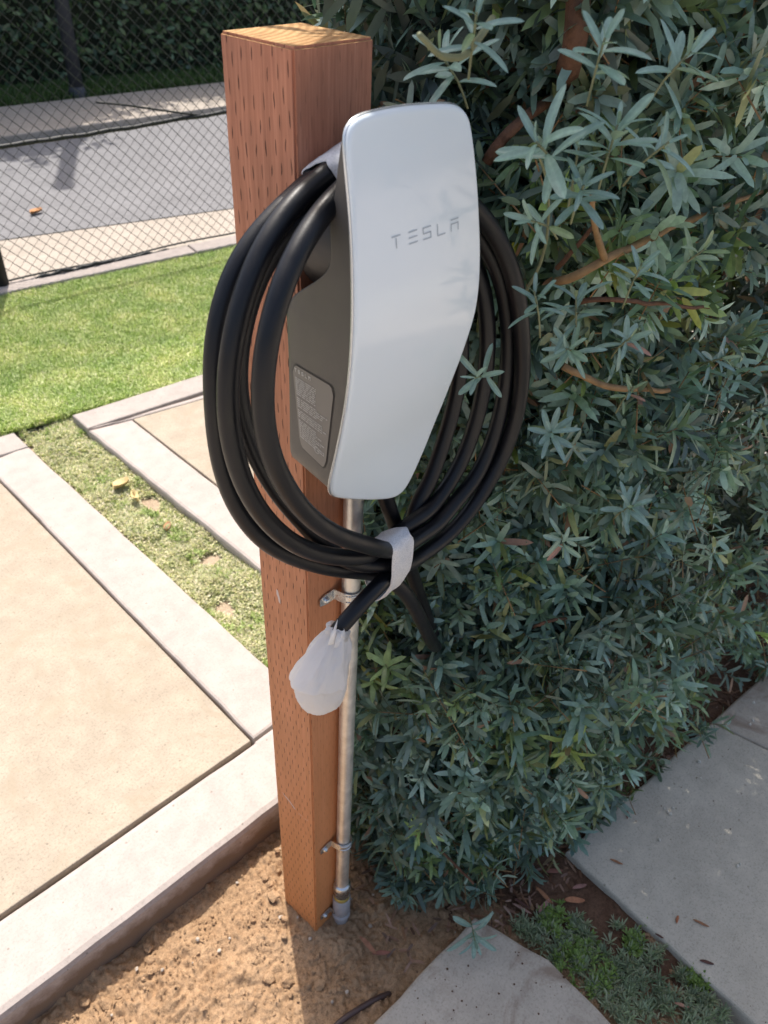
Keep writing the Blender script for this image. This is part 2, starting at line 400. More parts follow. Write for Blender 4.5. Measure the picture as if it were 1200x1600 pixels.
# soil bed
def soil_height(x, y):
    v = Vector((x*9, y*9, 0)); a_ = noise.noise(Vector((x*26, y*26, 3))); b_ = noise.noise(Vector((x*62, y*62, 7))); c_ = noise.noise(Vector((x*140, y*140, 8)))
    rough = .35+.65*min(1, max(0, noise.noise(Vector((x*5, y*5, 30)))*2+.6)); h = .011*noise.noise(v)+rough*(.011*a_+.015*abs(b_)+.009*abs(c_))-.004
    rg = noise.noise(Vector((x*55, y*55, 11))); h += .006*max(0, rg)**1.0
    # soil banked up against the pale kerb and round the pole foot
    h -= .010*math.exp(-((y-.21)/.05)**2)*(x < .5)
    return h
nx, ny = 640, 400; xs = np.linspace(-.75, 1.0, nx); ys = np.linspace(-.62, .50, ny)
V = [(x, y, soil_height(x, y)-.004) for y in ys for x in xs]
Fc = [(j*nx+i, j*nx+i+1, (j+1)*nx+i+1, (j+1)*nx+i) for j in range(ny-1) for i in range(nx-1)]
so = mesh_obj('soil', V, Fc, M['soil']); tag(so, kind='structure')
# dark mulch under the hedge, seen at its foot
mu_poly = [(.20, -.235), (.46, -.262), (1.9, -.45), (2.4, -.3), (2.4, .5), (.55, .5), (.30, .02), (.17, -.16)]
mx_, my_ = 150, 60; V = []
for j in range(my_):
    for i in range(mx_):
        x = .19+(2.5-.19)*i/(mx_-1); yb = -.60; y = yb+(.5-yb)*j/(my_-1)
        e = noise.noise(Vector((x*12, y*12, 5)))*.05
        inside = min(1, max(0, (x-.27+e+(y+.2)*.25)/.06))
        V.append((x, y, -.012+.020*inside+.006*noise.noise(Vector((x*40, y*40, 2)))+.004*noise.noise(Vector((x*95, y*95, 2)))))
Fc = [(j*mx_+i, j*mx_+i+1, (j+1)*mx_+i+1, (j+1)*mx_+i) for j in range(my_-1) for i in range(mx_-1)]
mu = mesh_obj('mulch_bed', V, Fc, M['mulch']); tag(mu, kind='structure')

# clods and stones in the soil
def lumps(name, pts, mat, squash=.7, colr=None, sub=1):
    bm = bmesh.new(); bmesh.ops.create_icosphere(bm, subdivisions=sub, radius=1); tv = np.array([v.co[:] for v in bm.verts]); tf = np.array([[v.index for v in f.verts] for f in bm.faces]); bm.free()
    VV = []; FF = []
    for i, (x, y, z, r) in enumerate(pts):
        s = np.array([random.uniform(.7, 1.3), random.uniform(.7, 1.3), squash*random.uniform(.7, 1.2)])*r
        q = tv*(1+rng.normal(0, .16, (len(tv), 1)))*s; a = random.uniform(0, 6.28); ca, sa = math.cos(a), math.sin(a)
        q = q@np.array([[ca, sa, 0], [-sa, ca, 0], [0, 0, 1]]); VV.append(q+[x, y, z]); FF.append(tf+i*len(tv))
    return np_mesh(name, np.concatenate(VV), [np.concatenate(FF)], mat, smooth=False)
pts = []
while len(pts) < 1500:
    x = random.uniform(-.62, .42); y = random.uniform(-.32, .225)
    if x > -.02 and x < .1 and y > -.01 and y < .1: continue
    r = min(.011, .0011*random.random()**-.62) if random.random() < .8 else .001
    cl = noise.noise(Vector((x*7, y*7, 20)))
    if cl < 0 and random.random() < min(1, -cl*5+.3): continue
    if r > .006 and random.random() < .3: continue
    pts.append((x, y, soil_height(x, y)-r*.05, r))
tag(lumps('soil_clods', pts, M['clod'], .6, sub=2), 'dry brown clods and crumbs of soil at the foot of the timber post', 'soil', kind='stuff')
crumbs = []
for _ in range(4200):
    x = random.uniform(-.60, .40); y = random.uniform(-.32, .215); r = random.uniform(.0007, .0019); crumbs.append((x, y, soil_height(x, y), r))
tag(lumps('soil_crumbs', crumbs, M['clod'], .8, sub=1), 'fine crumbs of dry soil round the post foot', 'soil', kind='stuff')
pts = []
for _ in range(60):
    x = random.uniform(-.45, .45); y = random.uniform(-.3, .2); r = random.uniform(.0015, .0042); pts.append((x, y, soil_height(x, y)+r*.3, r))
tag(lumps('small_stones', pts, M['pebble'], sub=2), 'small pale stones scattered in the bare soil', 'stones', kind='stuff')

# ------------------------------------------------------------------ pale slabs on the left
def P2(px, py, z=ZS): return tuple(atz(px, py, z)[:2])
e1 = np.array([.9985, -.055]); e1 /= np.linalg.norm(e1); e2 = np.array([.048, .9988]); e2 /= np.linalg.norm(e2)
# near slab: corner A = inner joint corner
JA = np.array(P2(395, 1157))
def ln(o, d, t): return np.array(o)+np.array(d)*t
near = empty('driveway_slab', (0, 0, 0)); tag(near, kind='structure')
gx = .0035
front_l = np.array([-1.6, .30]); dirF = np.array([.998, -.058]); dirF /= np.linalg.norm(dirF)
dirS = np.array([.048, .9988]); dirS /= np.linalg.norm(dirS)
FR = np.array([.305, .203]); FL = FR-dirF*2.2                     # front edge (kerb line)
JL = JA-dirF*2.05; JB = JA+dirS*1.36                              # joints
BR = np.array([.372, 1.765]); endR = BR
prism('panel', [JL+[0, gx], JA+[-gx, gx], JB+[-gx, 0], JB-dirF*2.05], -.05, ZS-.001, M['panel'], near, .002)
prism('border', [FL, FR-dirS*0, FR+dirS*.165, JA+[gx, 0]+dirS*.0, JA+[0, -gx], JL+[0, -gx]], -.05, ZS, M['border'], near, .014, .0015)
prism('border', [JA+[gx, .002], FR+dirS*.167, BR, JB+[gx, 0]+dirS*.03], -.05, ZS, M['border'], near, .008, .0015)
prism('border', [JB+[-2.05, .14], JB+[-2.05, gx], JB+[gx, gx+.03], BR+[0, .002], BR+dirS*.01], -.05, ZS, M['border'], near, .006, .001)
kb = empty('lawn_kerb', (0, 0, 0)); tag(kb, kind='structure')
prism('kerb_stone', [P2(-620, 905), P2(45, 699), P2(22, 677), P2(-620, 852)], -.05, ZS+.004, M['kerb'], kb, .006, .001)
prism('kerb_stone', [P2(137, 671), P2(345, 604), ln(P2(345, 604), np.subtract(P2(345, 604), P2(137, 671)), 3.2), ln(P2(340, 578), np.subtract(P2(340, 578), P2(113, 650)), 3.0), P2(340, 578), P2(113, 650)], -.05, ZS+.004, M['kerb'], kb, .006, .001)
# far slab, beyond the planted strip
far = empty('driveway_slab', (0, 0, 0)); tag(far, kind='structure')
o2 = np.array(P2(137, 672)); s2 = np.array(P2(405, 888)); d2 = (s2-o2)/np.linalg.norm(s2-o2)
c2 = np.array(P2(208, 654.5)); t2 = np.array(P2(345, 615)); f2 = (t2-c2)/np.linalg.norm(t2-c2)
j2 = np.array(P2(350, 765)); k2 = (j2-c2)/np.linalg.norm(j2-c2)
prism('panel', [c2+k2*1.45, c2+k2*1.45+f2*2.2, c2+f2*2.2, c2], -.05, ZS-.001, M['panel'], far, .002)
ob = np.array(P2(325, 608)); 
prism('border', [o2, s2+d2*.42, c2+k2*1.46-[gx, 0], c2+[-gx, gx*.5]], -.05, ZS, M['border'], far, .010, .0012)
prism('border', [o2+[.004, .003], c2+[-gx*.5, gx], c2+f2*2.2+[0, gx], c2+f2*2.2+[0, .075]], -.05, ZS, M['border'], far, .006, .001)
# ground under the planted strip
st = prism('strip_soil', [(.30, .20), (1.9, .02), (1.9, .9), (.60, .9), (.60, 1.75), (.36, 1.92), (.34, 1.0)], -.05, .040, M['strip'], None, .004, .002); tag(st, kind='structure')

# ------------------------------------------------------------------ grey slabs on the right
pav = empty('pavement', (0, 0, 0)); tag(pav, kind='structure')
ZR = .028
A = np.array(P2(885, 1330, ZR)); dA = np.array(P2(1200, 1045, ZR))-A; dA /= np.linalg.norm(dA); dB = np.array(P2(1180, 1600, ZR))-A; dB /= np.linalg.norm(dB)
J1 = np.array(P2(1112, 1128, ZR)); J2 = np.array(P2(1200, 1171, ZR)); dJ = (J2-J1)/np.linalg.norm(J2-J1); tJ = float((J1-A)@dA)
prism('slab', [A, A+dB*1.6, A+dB*1.6+dA*tJ+dJ*.0, J1+dJ*1.2, J1], -.05, ZR, M['grey'], pav, .006, .002)
prism('slab', [J1+dA*.003, J1+dA*.003+dJ*1.6, J1+dA*1.8+dJ*1.6, J1+dA*1.8], -.05, ZR+.002, M['grey_worn'], pav, .006, .002)
prism('slab', [P2(520, 1665, ZR), P2(742, 1432, ZR), P2(858, 1498, ZR), P2(1010, 1652, ZR), P2(1250, 1960, ZR), P2(700, 2100, ZR)], -.05, ZR, M['grey_worn'], pav, .007, .0016, .05)
# the camera side of the place: more pavement
prism('slab', [(-3, -3.2), (3.2, -3.2), (3.2, -1.55), (-3, -1.0)], -.05, ZR, M['grey'], pav, .006)

# ------------------------------------------------------------------ lawn, road, far side
L0, L1 = np.array(P2(0, 675)), np.array(P2(325, 585)); K0, K1 = np.array(P2(0, 462)), np.array(P2(365, 385))
dl = (L1-L0)/np.linalg.norm(L1-L0); dk = (K1-K0)/np.linalg.norm(K1-K0)
lawn_poly = [L0-dl*1.5, L1+dl*2.5, K1+dk*2.2, K0-dk*1.7]
lb = mesh_obj('lawn_base', [(*p, ZS-.018) for p in lawn_poly], [(0, 1, 2, 3)], simple('turf_backing', (.12, .18, .04), .9), smooth=False); tag(lb, kind='structure')
off = np.array([.02, .105])
lk = empty('fence_kerb'); tag(lk, kind='structure')
q0 = K0+dk*.93
prism('kerb_stone', [K0-dk*1.7, q0, q0+off, K0-dk*1.7+off], -.05, ZS+.012, M['border'], lk, .008, .002)
prism('kerb_stone', [q0+dk*.006, K1+dk*2.2, K1+dk*2.2+off, q0+dk*.006+off], -.05, ZS+.014, M['border'], lk, .008, .002)
def quad(name, p, z, mat, parent=None):
    o = mesh_obj(name, [(*q, z) for q in p], [(0, 1, 2, 3)], mat, parent, smooth=False); return o
G = lambda px, py: np.array(atz(px, py, 0)[:2])
a0, a1 = G(0, 375), G(365, 325); b0, b1 = G(0, 226), G(350, 176); da = (a1-a0)/np.linalg.norm(a1-a0); db = (b1-b0)/np.linalg.norm(b1-b0)
tag(quad('roadside_strip', [K0-dk*6+off, K1+dk*9+off, a1+da*9+[0, .1], a0-da*6+[0, .1]], -.004, M['sandy']), kind='structure')
tag(quad('road', [a0-da*7, a1+da*10, b1+db*10, b0-db*7], .0, M['asphalt']), kind='structure')
c0, c1 = G(0, 178), G(345, 138); dc = (c1-c0)/np.linalg.norm(c1-c0)
sw = prism('pavement', [b0-db*7, b1+db*10, c1+dc*10, c0-dc*7], -.05, .05, M['sandy'], None, .01, 0, 2); tag(sw, kind='structure')

def blades(name, pts, hmin, hmax, w, cols, mat, lean=.5, parent=None, patch=0.0):
    n_ = len(pts); pts = np.asarray(pts, float); az = rng.uniform(0, 2*math.pi, n_); h = rng.uniform(hmin, hmax, n_); ln_ = rng.uniform(0, lean, n_)*h
    u = np.c_[np.cos(az), np.sin(az), np.zeros(n_)]; t = np.c_[-np.sin(az), np.cos(az), np.zeros(n_)]
    b0_ = pts-u*w/2; b1_ = pts+u*w/2; mid = pts+t*(ln_*.35)[:, None]+np.c_[np.zeros((n_, 2)), h*.6]
    m0 = mid-u*w*.4; m1 = mid+u*w*.4; tip = pts+t*ln_[:, None]+np.c_[np.zeros((n_, 2)), h*(1-.3*ln_/h)]
    V = np.stack([b0_, b1_, m1, m0, tip], 1).reshape(-1, 3); base = np.arange(n_)*5
    q = np.stack([base, base+1, base+2, base+3], 1); tr = np.stack([base+3, base+2, base+4], 1)
    ci = rng.integers(0, len(cols), n_); C = np.array(cols)[ci]*rng.uniform(.8, 1.2, (n_, 1)); 
    if patch:
        pn = np.array([noise.noise(Vector((a*7, b*7, 0)))+.6*noise.noise(Vector((a*22, b*22, 4))) for a, b in pts[:, :2]]); C = C*(1+patch*pn)[:, None]*np.c_[1+.18*pn, np.ones(n_), 1+.25*pn]
    C = np.repeat(C, 5, 0)
    return np_mesh(name, V, [q, tr], mat, C, parent, smooth=False)
# artificial turf: only as far as the picture and a sidestep can see
n_ = 330000; u_ = rng.uniform(0, 1, n_); v_ = rng.uniform(0, 1, n_)
LA, LB, LC, LD = L0-dl*1.0, L1+dl*1.7, K1+dk*1.0, K0-dk*.9
P = (LA*(1-u_)[:, None]+LB*u_[:, None])*(1-v_)[:, None]+(LD*(1-u_)[:, None]+LC*u_[:, None])*v_[:, None]
P = np.c_[P+rng.normal(0, .002, P.shape), np.full(n_, ZS-.018)]
tu = blades('lawn', P,   .016, .034, .0031, [(.37, .44, .13), (.44, .52, .17), (.55, .59, .26), (.29, .38, .09), (.64, .63, .38)], M['grass'], 1.1, None, .22)
tag(tu, 'bright green turf between the pale slabs and the chain-link fence', 'grass', kind='stuff')

# grass strip before the far hedge
g0, g1 = c0, c1; n_ = 14000; u_ = rng.uniform(-.6, 1.5, n_)[:, None]; v_ = rng.uniform(0, 1, n_)[:, None]
P = c0+(c1-c0)*u_+np.array([.1, .55])*v_; P = np.c_[P, np.full(n_, .03)]
tag(quad('verge', [c0-dc*7, c1+dc*10, c1+dc*10+[.1, 1.2], c0-dc*7+[.1, 1.2]], .03, simple('verge_soil', (.06, .07, .03), .9)), kind='structure')
tag(blades('verge_grass', P, .03, .09, .012, [(.05, .10, .02), (.08, .14, .03)], M['grass'], .8), 'narrow strip of grass below the clipped hedge across the road', 'grass', kind='stuff')

# ------------------------------------------------------------------ leaf clouds
TPL = np.array([[0, 0, 0], [-.42, .16, .05], [0, .16, 0], [.42, .16, .05], [-.5, .5, .07], [0, .5, 0], [.5, .5, .07], [-.40, .84, .05], [0, .84, 0], [.40, .84, .05], [0, 1, 0]])
TQ = np.array([[1, 2, 5, 4], [2, 3, 6, 5], [4, 5, 8, 7], [5, 6, 9, 8]]); TT = np.array([[0, 2, 1], [0, 3, 2], [7, 8, 10], [8, 9, 10]])
TPS = np.array([[0, 0, 0], [-.5, .4, .04], [.5, .4, .04], [-.42, .78, .02], [.42, .78, .02], [0, 1, 0]]); SQ = np.array([[1, 2, 4, 3]]); ST = np.array([[0, 2, 1], [3, 4, 5]])
def nrm(a): return a/(np.linalg.norm(a, axis=-1, keepdims=True)+1e-9)
def leaf_cloud(name, pos, d, nn, L, W, bend, cols, mat, parent=None, simple_=False):
    tp, tq, tt = (TPS, SQ, ST) if simple_ else (TPL, TQ, TT)
    d = nrm(d); s = nrm(np.cross(d, nn)); nn = np.cross(s, d); k = len(tp)
    x = tp[None, :, 0]*W[:, None]; y = tp[None, :, 1]*L[:, None]; z = tp[None, :, 2]*W[:, None]-bend[:, None]*L[:, None]*tp[None, :, 1]**2
    V = pos[:, None, :]+x[..., None]*s[:, None, :]+y[..., None]*d[:, None, :]+z[..., None]*nn[:, None, :]
    base = (np.arange(len(pos))*k)[:, None, None]
    q = (tq[None]+base).reshape(-1, tq.shape[1]); t = (tt[None]+base).reshape(-1, 3)
    return np_mesh(name, V.reshape(-1, 3), [q, t], mat, np.repeat(cols, k, 0), parent)
def sprigs(org, ax, nl, Lmin, Lmax, Wd, stem, palette, pw, tight=1.0, mult=1.0):
    """returns leaf arrays for many shoots; org = shoot tip"""
    n0 = len(org); ax = nrm(ax); rnd = nrm(rng.normal(0, 1, (n0, 3))); U = nrm(np.cross(ax, rnd)); Wv = np.cross(ax, U)
    tt_ = np.linspace(0, 1, nl)[None, :]*np.ones((n0, 1)); ph = rng.uniform(0, 6.28, (n0, 1))+np.arange(nl)[None, :]*2.39996+rng.normal(0, .25, (n0, nl))
    th = np.radians(26+56*(1-tt_)**.8*tight+rng.normal(0, 10, (n0, nl)))
    rad = np.cos(ph)[..., None]*U[:, None]+np.sin(ph)[..., None]*Wv[:, None]
    d = ax[:, None]*np.cos(th)[..., None]+rad*np.sin(th)[..., None]
    d += rng.normal(0, .13, (n0, nl, 3))+[0, 0, -.03]; nn = ax[:, None]-rad*.35+np.array([0, 0, .25])
    pos = org[:, None]-ax[:, None]*((1-tt_)*stem[:, None])[..., None]
    sz = rng.uniform(.75, 1.15, (n0, 1)); L = (Lmin+(Lmax-Lmin)*np.sin(np.clip(tt_*.9+.1, 0, 1)*math.pi)**.6*rng.uniform(.7, 1, (n0, nl)))*sz
    W_ = Wd*rng.uniform(.8, 1.2, (n0, nl))*sz
    ci = rng.choice(len(palette), n0, p=pw); C = np.array(palette)[ci][:, None]*rng.uniform(.78, 1.22, (n0, nl, 1))*rng.uniform(.5, 1.4, (n0, 1, 1))
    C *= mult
    old = rng.uniform(0, 1, (n0, nl)) < .07; C[old] *= np.array([1.25, .95, .55])
    dead = rng.uniform(0, 1, (n0, nl)) < .016; C[dead] = np.array([.30, .17, .11])
    L *= np.where(rng.uniform(0, 1, (n0, nl)) < .12, .45, 1.0)
    f = lambda a: a.reshape(-1, a.shape[-1]) if a.ndim == 3 else a.ravel()
    return f(pos), f(d), f(nn), f(L), f(W_), rng.uniform(-.15, .75, n0*nl), f(C)
PAL = [(0.143, 0.216, 0.17), (0.181, 0.262, 0.214), (0.23, 0.314, 0.26), (0.106, 0.163, 0.107), (0.168, 0.227, 0.102), (0.1, 0.158, 0.141), (0.253, 0.348, 0.106)]
PW = [.265, .24, .14, .16, .09, .097, .008]

# ------------------------------------------------------------------ the big hedge
hedge = empty('podocarpus_hedge', (.75, -.05, 0)); tag(hedge, 'tall blue-green hedge with narrow leaves beside the timber post', 'hedge')
hoff = np.array(hedge.location)
def front(s, z):
    """front surface of the hedge: s 0..1 along it"""
    hi = [(.175, .20), (.215, .08), (.265, -.01), (.33, -.10), (.43, -.19), (.60, -.25), (1.0, -.32), (1.5, -.39), (2.3, -.49)]
    lo = [(.118, .16), (.122, .05), (.160, -.070), (.222, -.185), (.35, -.280), (.60, -.325), (1.0, -.385), (1.5, -.45), (2.3, -.54)]
    k = min(1, max(0, (z-.62)/.22)); x_ = s*(len(hi)-1); i = min(len(hi)-2, int(x_)); f = x_-i
    a = np.array(hi[i])*(1-f)+np.array(hi[i+1])*f; b = np.array(lo[i])*(1-f)+np.array(lo[i+1])*f
    p = a*k+b*(1-k)
    t = (np.array(hi[i+1])-np.array(hi[i]))*k+(np.array(lo[i+1])-np.array(lo[i]))*(1-k); t /= np.linalg.norm(t)
    nrm_ = np.array([t[1], -t[0]])                     # pointing out of the hedge
    if nrm_[1] > .3: nrm_ = -nrm_
    return p, nrm_
def hedge_pts(n0, zlo, zhi, dlo, dhi, smax=1.0, smin=0.0):
    O = []; Ax = []
    while len(O) < n0:
        s = random.uniform(smin, smax); z = random.uniform(zlo, zhi); dep = dlo+(dhi-dlo)*random.random()**1.3
        p, nv = front(s, z); bulge = .055*noise.noise(Vector((p[0]*4.5, z*4.5, p[1]*3)))+.035*noise.noise(Vector((p[0]*12, z*12, 3)))
        taper = .0
        q = p+nv*(bulge-dep+taper-.03)
        if q[1] > .30 and q[0] < .35: continue
        
        a = np.array([nv[0], nv[1], 0])*random.uniform(.4, 1.1)+np.array([random.gauss(0, .5), random.gauss(0, .5), random.gauss(.30, .45)])
        if z < .35: a[2] -= .35
        an_ = a/np.linalg.norm(a)
        if -.04 < q[1]-an_[1]*.06 < .14 and q[0]-max(0, an_[0])*.15-.045 < .093: continue
        O.append((q[0], q[1], z)); Ax.append(a)
    return np.array(O), np.array(Ax)
# the foliage in view
SF = .62
def add_foliage(name, n0, zlo, zhi, dlo, dhi, nl, smax=1.0, simple_=False, Lr=(.027, .050), Wd=.0086, smin=0.0):
    O, A_ = hedge_pts(n0, zlo, zhi, dlo, dhi, smax, smin); stem = rng.uniform(.03, .075, n0)
    stem *= np.where(rng.uniform(0, 1, n0) < .25, 1.7, .9); a = sprigs(O, A_, nl, Lr[0], Lr[1], Wd, stem, PAL, PW, rng.uniform(.7, 1.2, (n0, 1)), 1.32 if dlo < 0 else (.72 if dlo < .1 else .36))  # outer leaves coloured lighter, deeper ones darker: shade painted into the colour
    return O, A_, stem, a
parts_ = []; stems = []
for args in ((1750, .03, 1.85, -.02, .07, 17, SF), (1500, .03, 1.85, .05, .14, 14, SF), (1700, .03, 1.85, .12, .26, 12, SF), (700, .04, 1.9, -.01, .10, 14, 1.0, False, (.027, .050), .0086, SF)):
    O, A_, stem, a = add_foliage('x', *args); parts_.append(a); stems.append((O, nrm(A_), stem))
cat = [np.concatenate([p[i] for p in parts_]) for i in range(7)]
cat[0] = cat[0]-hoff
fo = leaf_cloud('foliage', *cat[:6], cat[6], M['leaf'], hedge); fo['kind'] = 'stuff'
# inside, its shade painted into the leaf colour, and sunny back of the hedge, fewer and larger faces
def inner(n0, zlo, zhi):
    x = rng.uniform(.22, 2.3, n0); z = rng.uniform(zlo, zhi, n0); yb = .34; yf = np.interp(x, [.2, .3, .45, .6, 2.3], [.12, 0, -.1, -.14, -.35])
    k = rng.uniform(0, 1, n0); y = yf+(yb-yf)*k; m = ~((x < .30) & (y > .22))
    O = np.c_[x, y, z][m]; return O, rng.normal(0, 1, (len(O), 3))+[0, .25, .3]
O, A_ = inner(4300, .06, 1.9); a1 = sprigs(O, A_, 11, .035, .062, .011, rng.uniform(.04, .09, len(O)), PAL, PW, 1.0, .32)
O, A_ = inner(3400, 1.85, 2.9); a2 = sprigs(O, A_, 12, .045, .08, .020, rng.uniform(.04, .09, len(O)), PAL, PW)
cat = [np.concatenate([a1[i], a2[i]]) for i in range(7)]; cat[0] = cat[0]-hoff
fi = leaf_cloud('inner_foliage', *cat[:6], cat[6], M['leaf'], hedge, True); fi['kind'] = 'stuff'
# twigs
tv = []; k = 0; TW_V = []; TW_F = []
for O, A_, stem in stems:
    for o, a, s in zip(O[::1], A_[::1], stem[::1]):
        L_ = s+.02; u = np.cross(a, [.3, .5, .8]); u /= np.linalg.norm(u); w = np.cross(a, u); r0 = .0012
        b = o-a*L_+np.array([0, 0, -.01])
        for p, r in ((b, r0), (o, .0007)):
            for j in range(3): an = j*2.094; TW_V.append(p+r*(math.cos(an)*u+math.sin(an)*w))
        for j in range(3): j2 = (j+1) % 3; TW_F.append((k+j, k+j2, k+3+j2, k+3+j))
        k += 6
tw = np_mesh('twigs', np.array(TW_V)-hoff, [np.array(TW_F)], M['twig'], None, hedge); tw['kind'] = 'stuff'
# woody branches and trunks
def branch(pts, r0, r1, mat='bark', name='branch'):
    P = smooth_path(spline(pts, .012), 2); P = P+np.array([[noise.noise(Vector((p[0]*30, p[1]*30, p[2]*30)))*.003 for _ in range(3)] for p in P])
    rr = np.linspace(r0, r1, len(P))*(1+.12*np.array([noise.noise(Vector(p*60)) for p in P]))
    o = tube_obj(name, P-hoff, rr, M[mat], hedge, 8); return o
for x, y, h, r in ((.36, .16, 1.7, .018), (.62, .04, 2.1, .028), (1.0, -.02, 1.9, .022), (1.45, -.05, 1.8, .024), (1.95, -.08, 1.9, .022)):
    branch([(x, y, -.02), (x+.03, y-.01, h*.4), (x-.02, y+.02, h*.7), (x+.05, y, h)], r, r*.45, name='trunk')
branch([aty(905, -40, -.05), aty(900, 60, -.06), aty(885, 130, -.03), aty(905, 230, .02), (.5, .05, 1.0)], .012, .015, name='trunk')
branch([aty(870, 440, -.10), aty(905, 435, -.13), aty(945, 406, -.14), aty(1005, 378, -.15), aty(1070, 347, -.16), aty(1190, 300, -.18)], .0048, .0028, 'twig')
branch([aty(945, 406, -.14), aty(935, 375, -.15), aty(926, 335, -.165), aty(925, 300, -.175)], .0040, .0022, 'twig')
branch([aty(870, 420, -.09), aty(905, 380, -.11), aty(930, 350, -.13)], .003, .002, 'bark')
branch([aty(815, 465, -.07), aty(850, 400, -.10), aty(857, 300, -.13), aty(838, 235, -.16)], .0018, .0010, 'green_stem')
branch([aty(880, 570, -.12), aty(925, 595, -.15), aty(985, 606, -.17), aty(1045, 612, -.19)], .0045, .003, 'twig')
branch([aty(828, 985, -.12), aty(850, 972, -.15), aty(940, 960, -.18)], .003, .002, 'bark')
branch([aty(900, 470, -.12), aty(960, 468, -.16), aty(1060, 478, -.18), aty(1120, 480, -.19)], .003, .002, 'bark')
branch([aty(760, 250, -.0), aty(800, 200, -.02), aty(850, 165, -.02), aty(930, 110, .0)], .006, .005, 'bark')
branch([aty(770, 30, -.1), aty(720, 95, -.12), aty(690, 85, -.13), aty(655, 60, -.14)], .003, .002, 'green_stem')
branch([atz(615, 1190, .25), atz(615, 1150, .4), aty(622, 1120, .02)], .012, .010, 'bark')
branch([atz(640, 1290, .25), atz(690, 1330, .2), atz(740, 1380, .2)], .003, .002, 'bark')
branch([atz(690, 1180, .35), atz(720, 1100, .5), atz(780, 1060, .5)], .004, .003, 'bark')

# nearest shoots of the hedge, leaf by leaf (all share a handful of leaf meshes)
def leaf_mesh(name, colr, bend, wid, seed):
    r = np.random.default_rng(seed); Vv = []; ts = [0, .05, .14, .3, .5, .7, .85, .94, 1.0]; ws = [.12, .34, .62, .88, 1.0, .97, .80, .52, .0]
    for t, w in zip(ts, ws):
        z = -bend*t*t; tw_ = .12*math.sin(3*t+seed)
        for sx in (-1, -.5, 0, .5, 1): Vv.append((sx*w*wid*.5, t, z+abs(sx)*w*wid*.16+sx*tw_*wid*.4))
    Fq = [(i*5+j, i*5+j+1, (i+1)*5+j+1, (i+1)*5+j) for i in range(8) for j in range(4)]
    me = bpy.data.meshes.new(name); me.from_pydata(Vv, [], Fq); me.update(); me.polygons.foreach_set('use_smooth', [True]*len(Fq))
    a = me.attributes.new('Col', 'FLOAT_COLOR', 'POINT')
    cc = []
    for i, v in enumerate(Vv):
        mid = 1.22 if i % 5 == 2 else 1.0; cc += [min(1, c*mid) for c in colr]+[1]
    a.data.foreach_set('color', cc); me.materials.append(M['leaf']); return me
HC = {'teal': (.24, .345, .30), 'blue': (.20, .295, .275), 'green': (.24, .31, .18), 'deep': (.17, .225, .18), 'lime': (.30, .42, .15), 'dead': (.36, .19, .14)}
LM = {k: [leaf_mesh('leaf', c, b, w, i) for i, (b, w) in enumerate(((.10, .22), (.26, .19), (.02, .245), (.42, .18)))] for k, c in HC.items()}
def sprig(tip, ax, n_, L, c='teal', stem=.030, open_=1.0):
    tip = np.array(tip, float); ax = nrm(np.array(ax, float)); base = tip-ax*stem
    side = nrm(np.cross(ax, [.2, .3, .9])); w = np.cross(ax, side)
    Pm = [base-ax*.018+np.array([0, 0, -.008]), base, tip]; so_ = tube_obj('sprig', np.array(spline(Pm, .01))-hoff, .0010, M['green_stem'], hedge, 6)
    ph = random.uniform(0, 6.28)
    for i in range(n_):
        t = i/(n_-1); th = math.radians((28+58*(1-t)**.9*open_)+random.gauss(0, 6)); p_ = ph+i*2.39996+random.gauss(0, .15)
        rad = side*math.cos(p_)+w*math.sin(p_); d = nrm(ax*math.cos(th)+rad*math.sin(th)+np.array([0, 0, random.gauss(0, .06)]))
        nn = ax-rad*.3+np.array([0, 0, .2]); s_ = nrm(np.cross(d, nn)); nn = np.cross(s_, d)
        l_ = L*(.72+.45*math.sin(min(1, t*.8+.25)*math.pi)**.8)*random.uniform(.85, 1.12)*(1 if t < .9 else .7)
        pos = base+(tip-base)*(t**.8)-hoff; ck = c
        if random.random() < .012: ck = 'dead'
        elif random.random() < .2: ck = random.choice(['teal', 'blue', 'green'] if c != 'lime' else ['lime'])
        me = random.choice(LM[ck]); o = bpy.data.objects.new('leaf', me); col.objects.link(o); o.parent = so_
        o.matrix_local = Matrix(((s_[0]*l_, d[0]*l_, nn[0]*l_, pos[0]), (s_[1]*l_, d[1]*l_, nn[1]*l_, pos[1]), (s_[2]*l_, d[2]*l_, nn[2]*l_, pos[2]), (0, 0, 0, 1)))
TC = -CF                                                # roughly towards where the hedge gets its light
def toward(dx, dy, k=.8): return TC*k+CR*dx+CU*dy
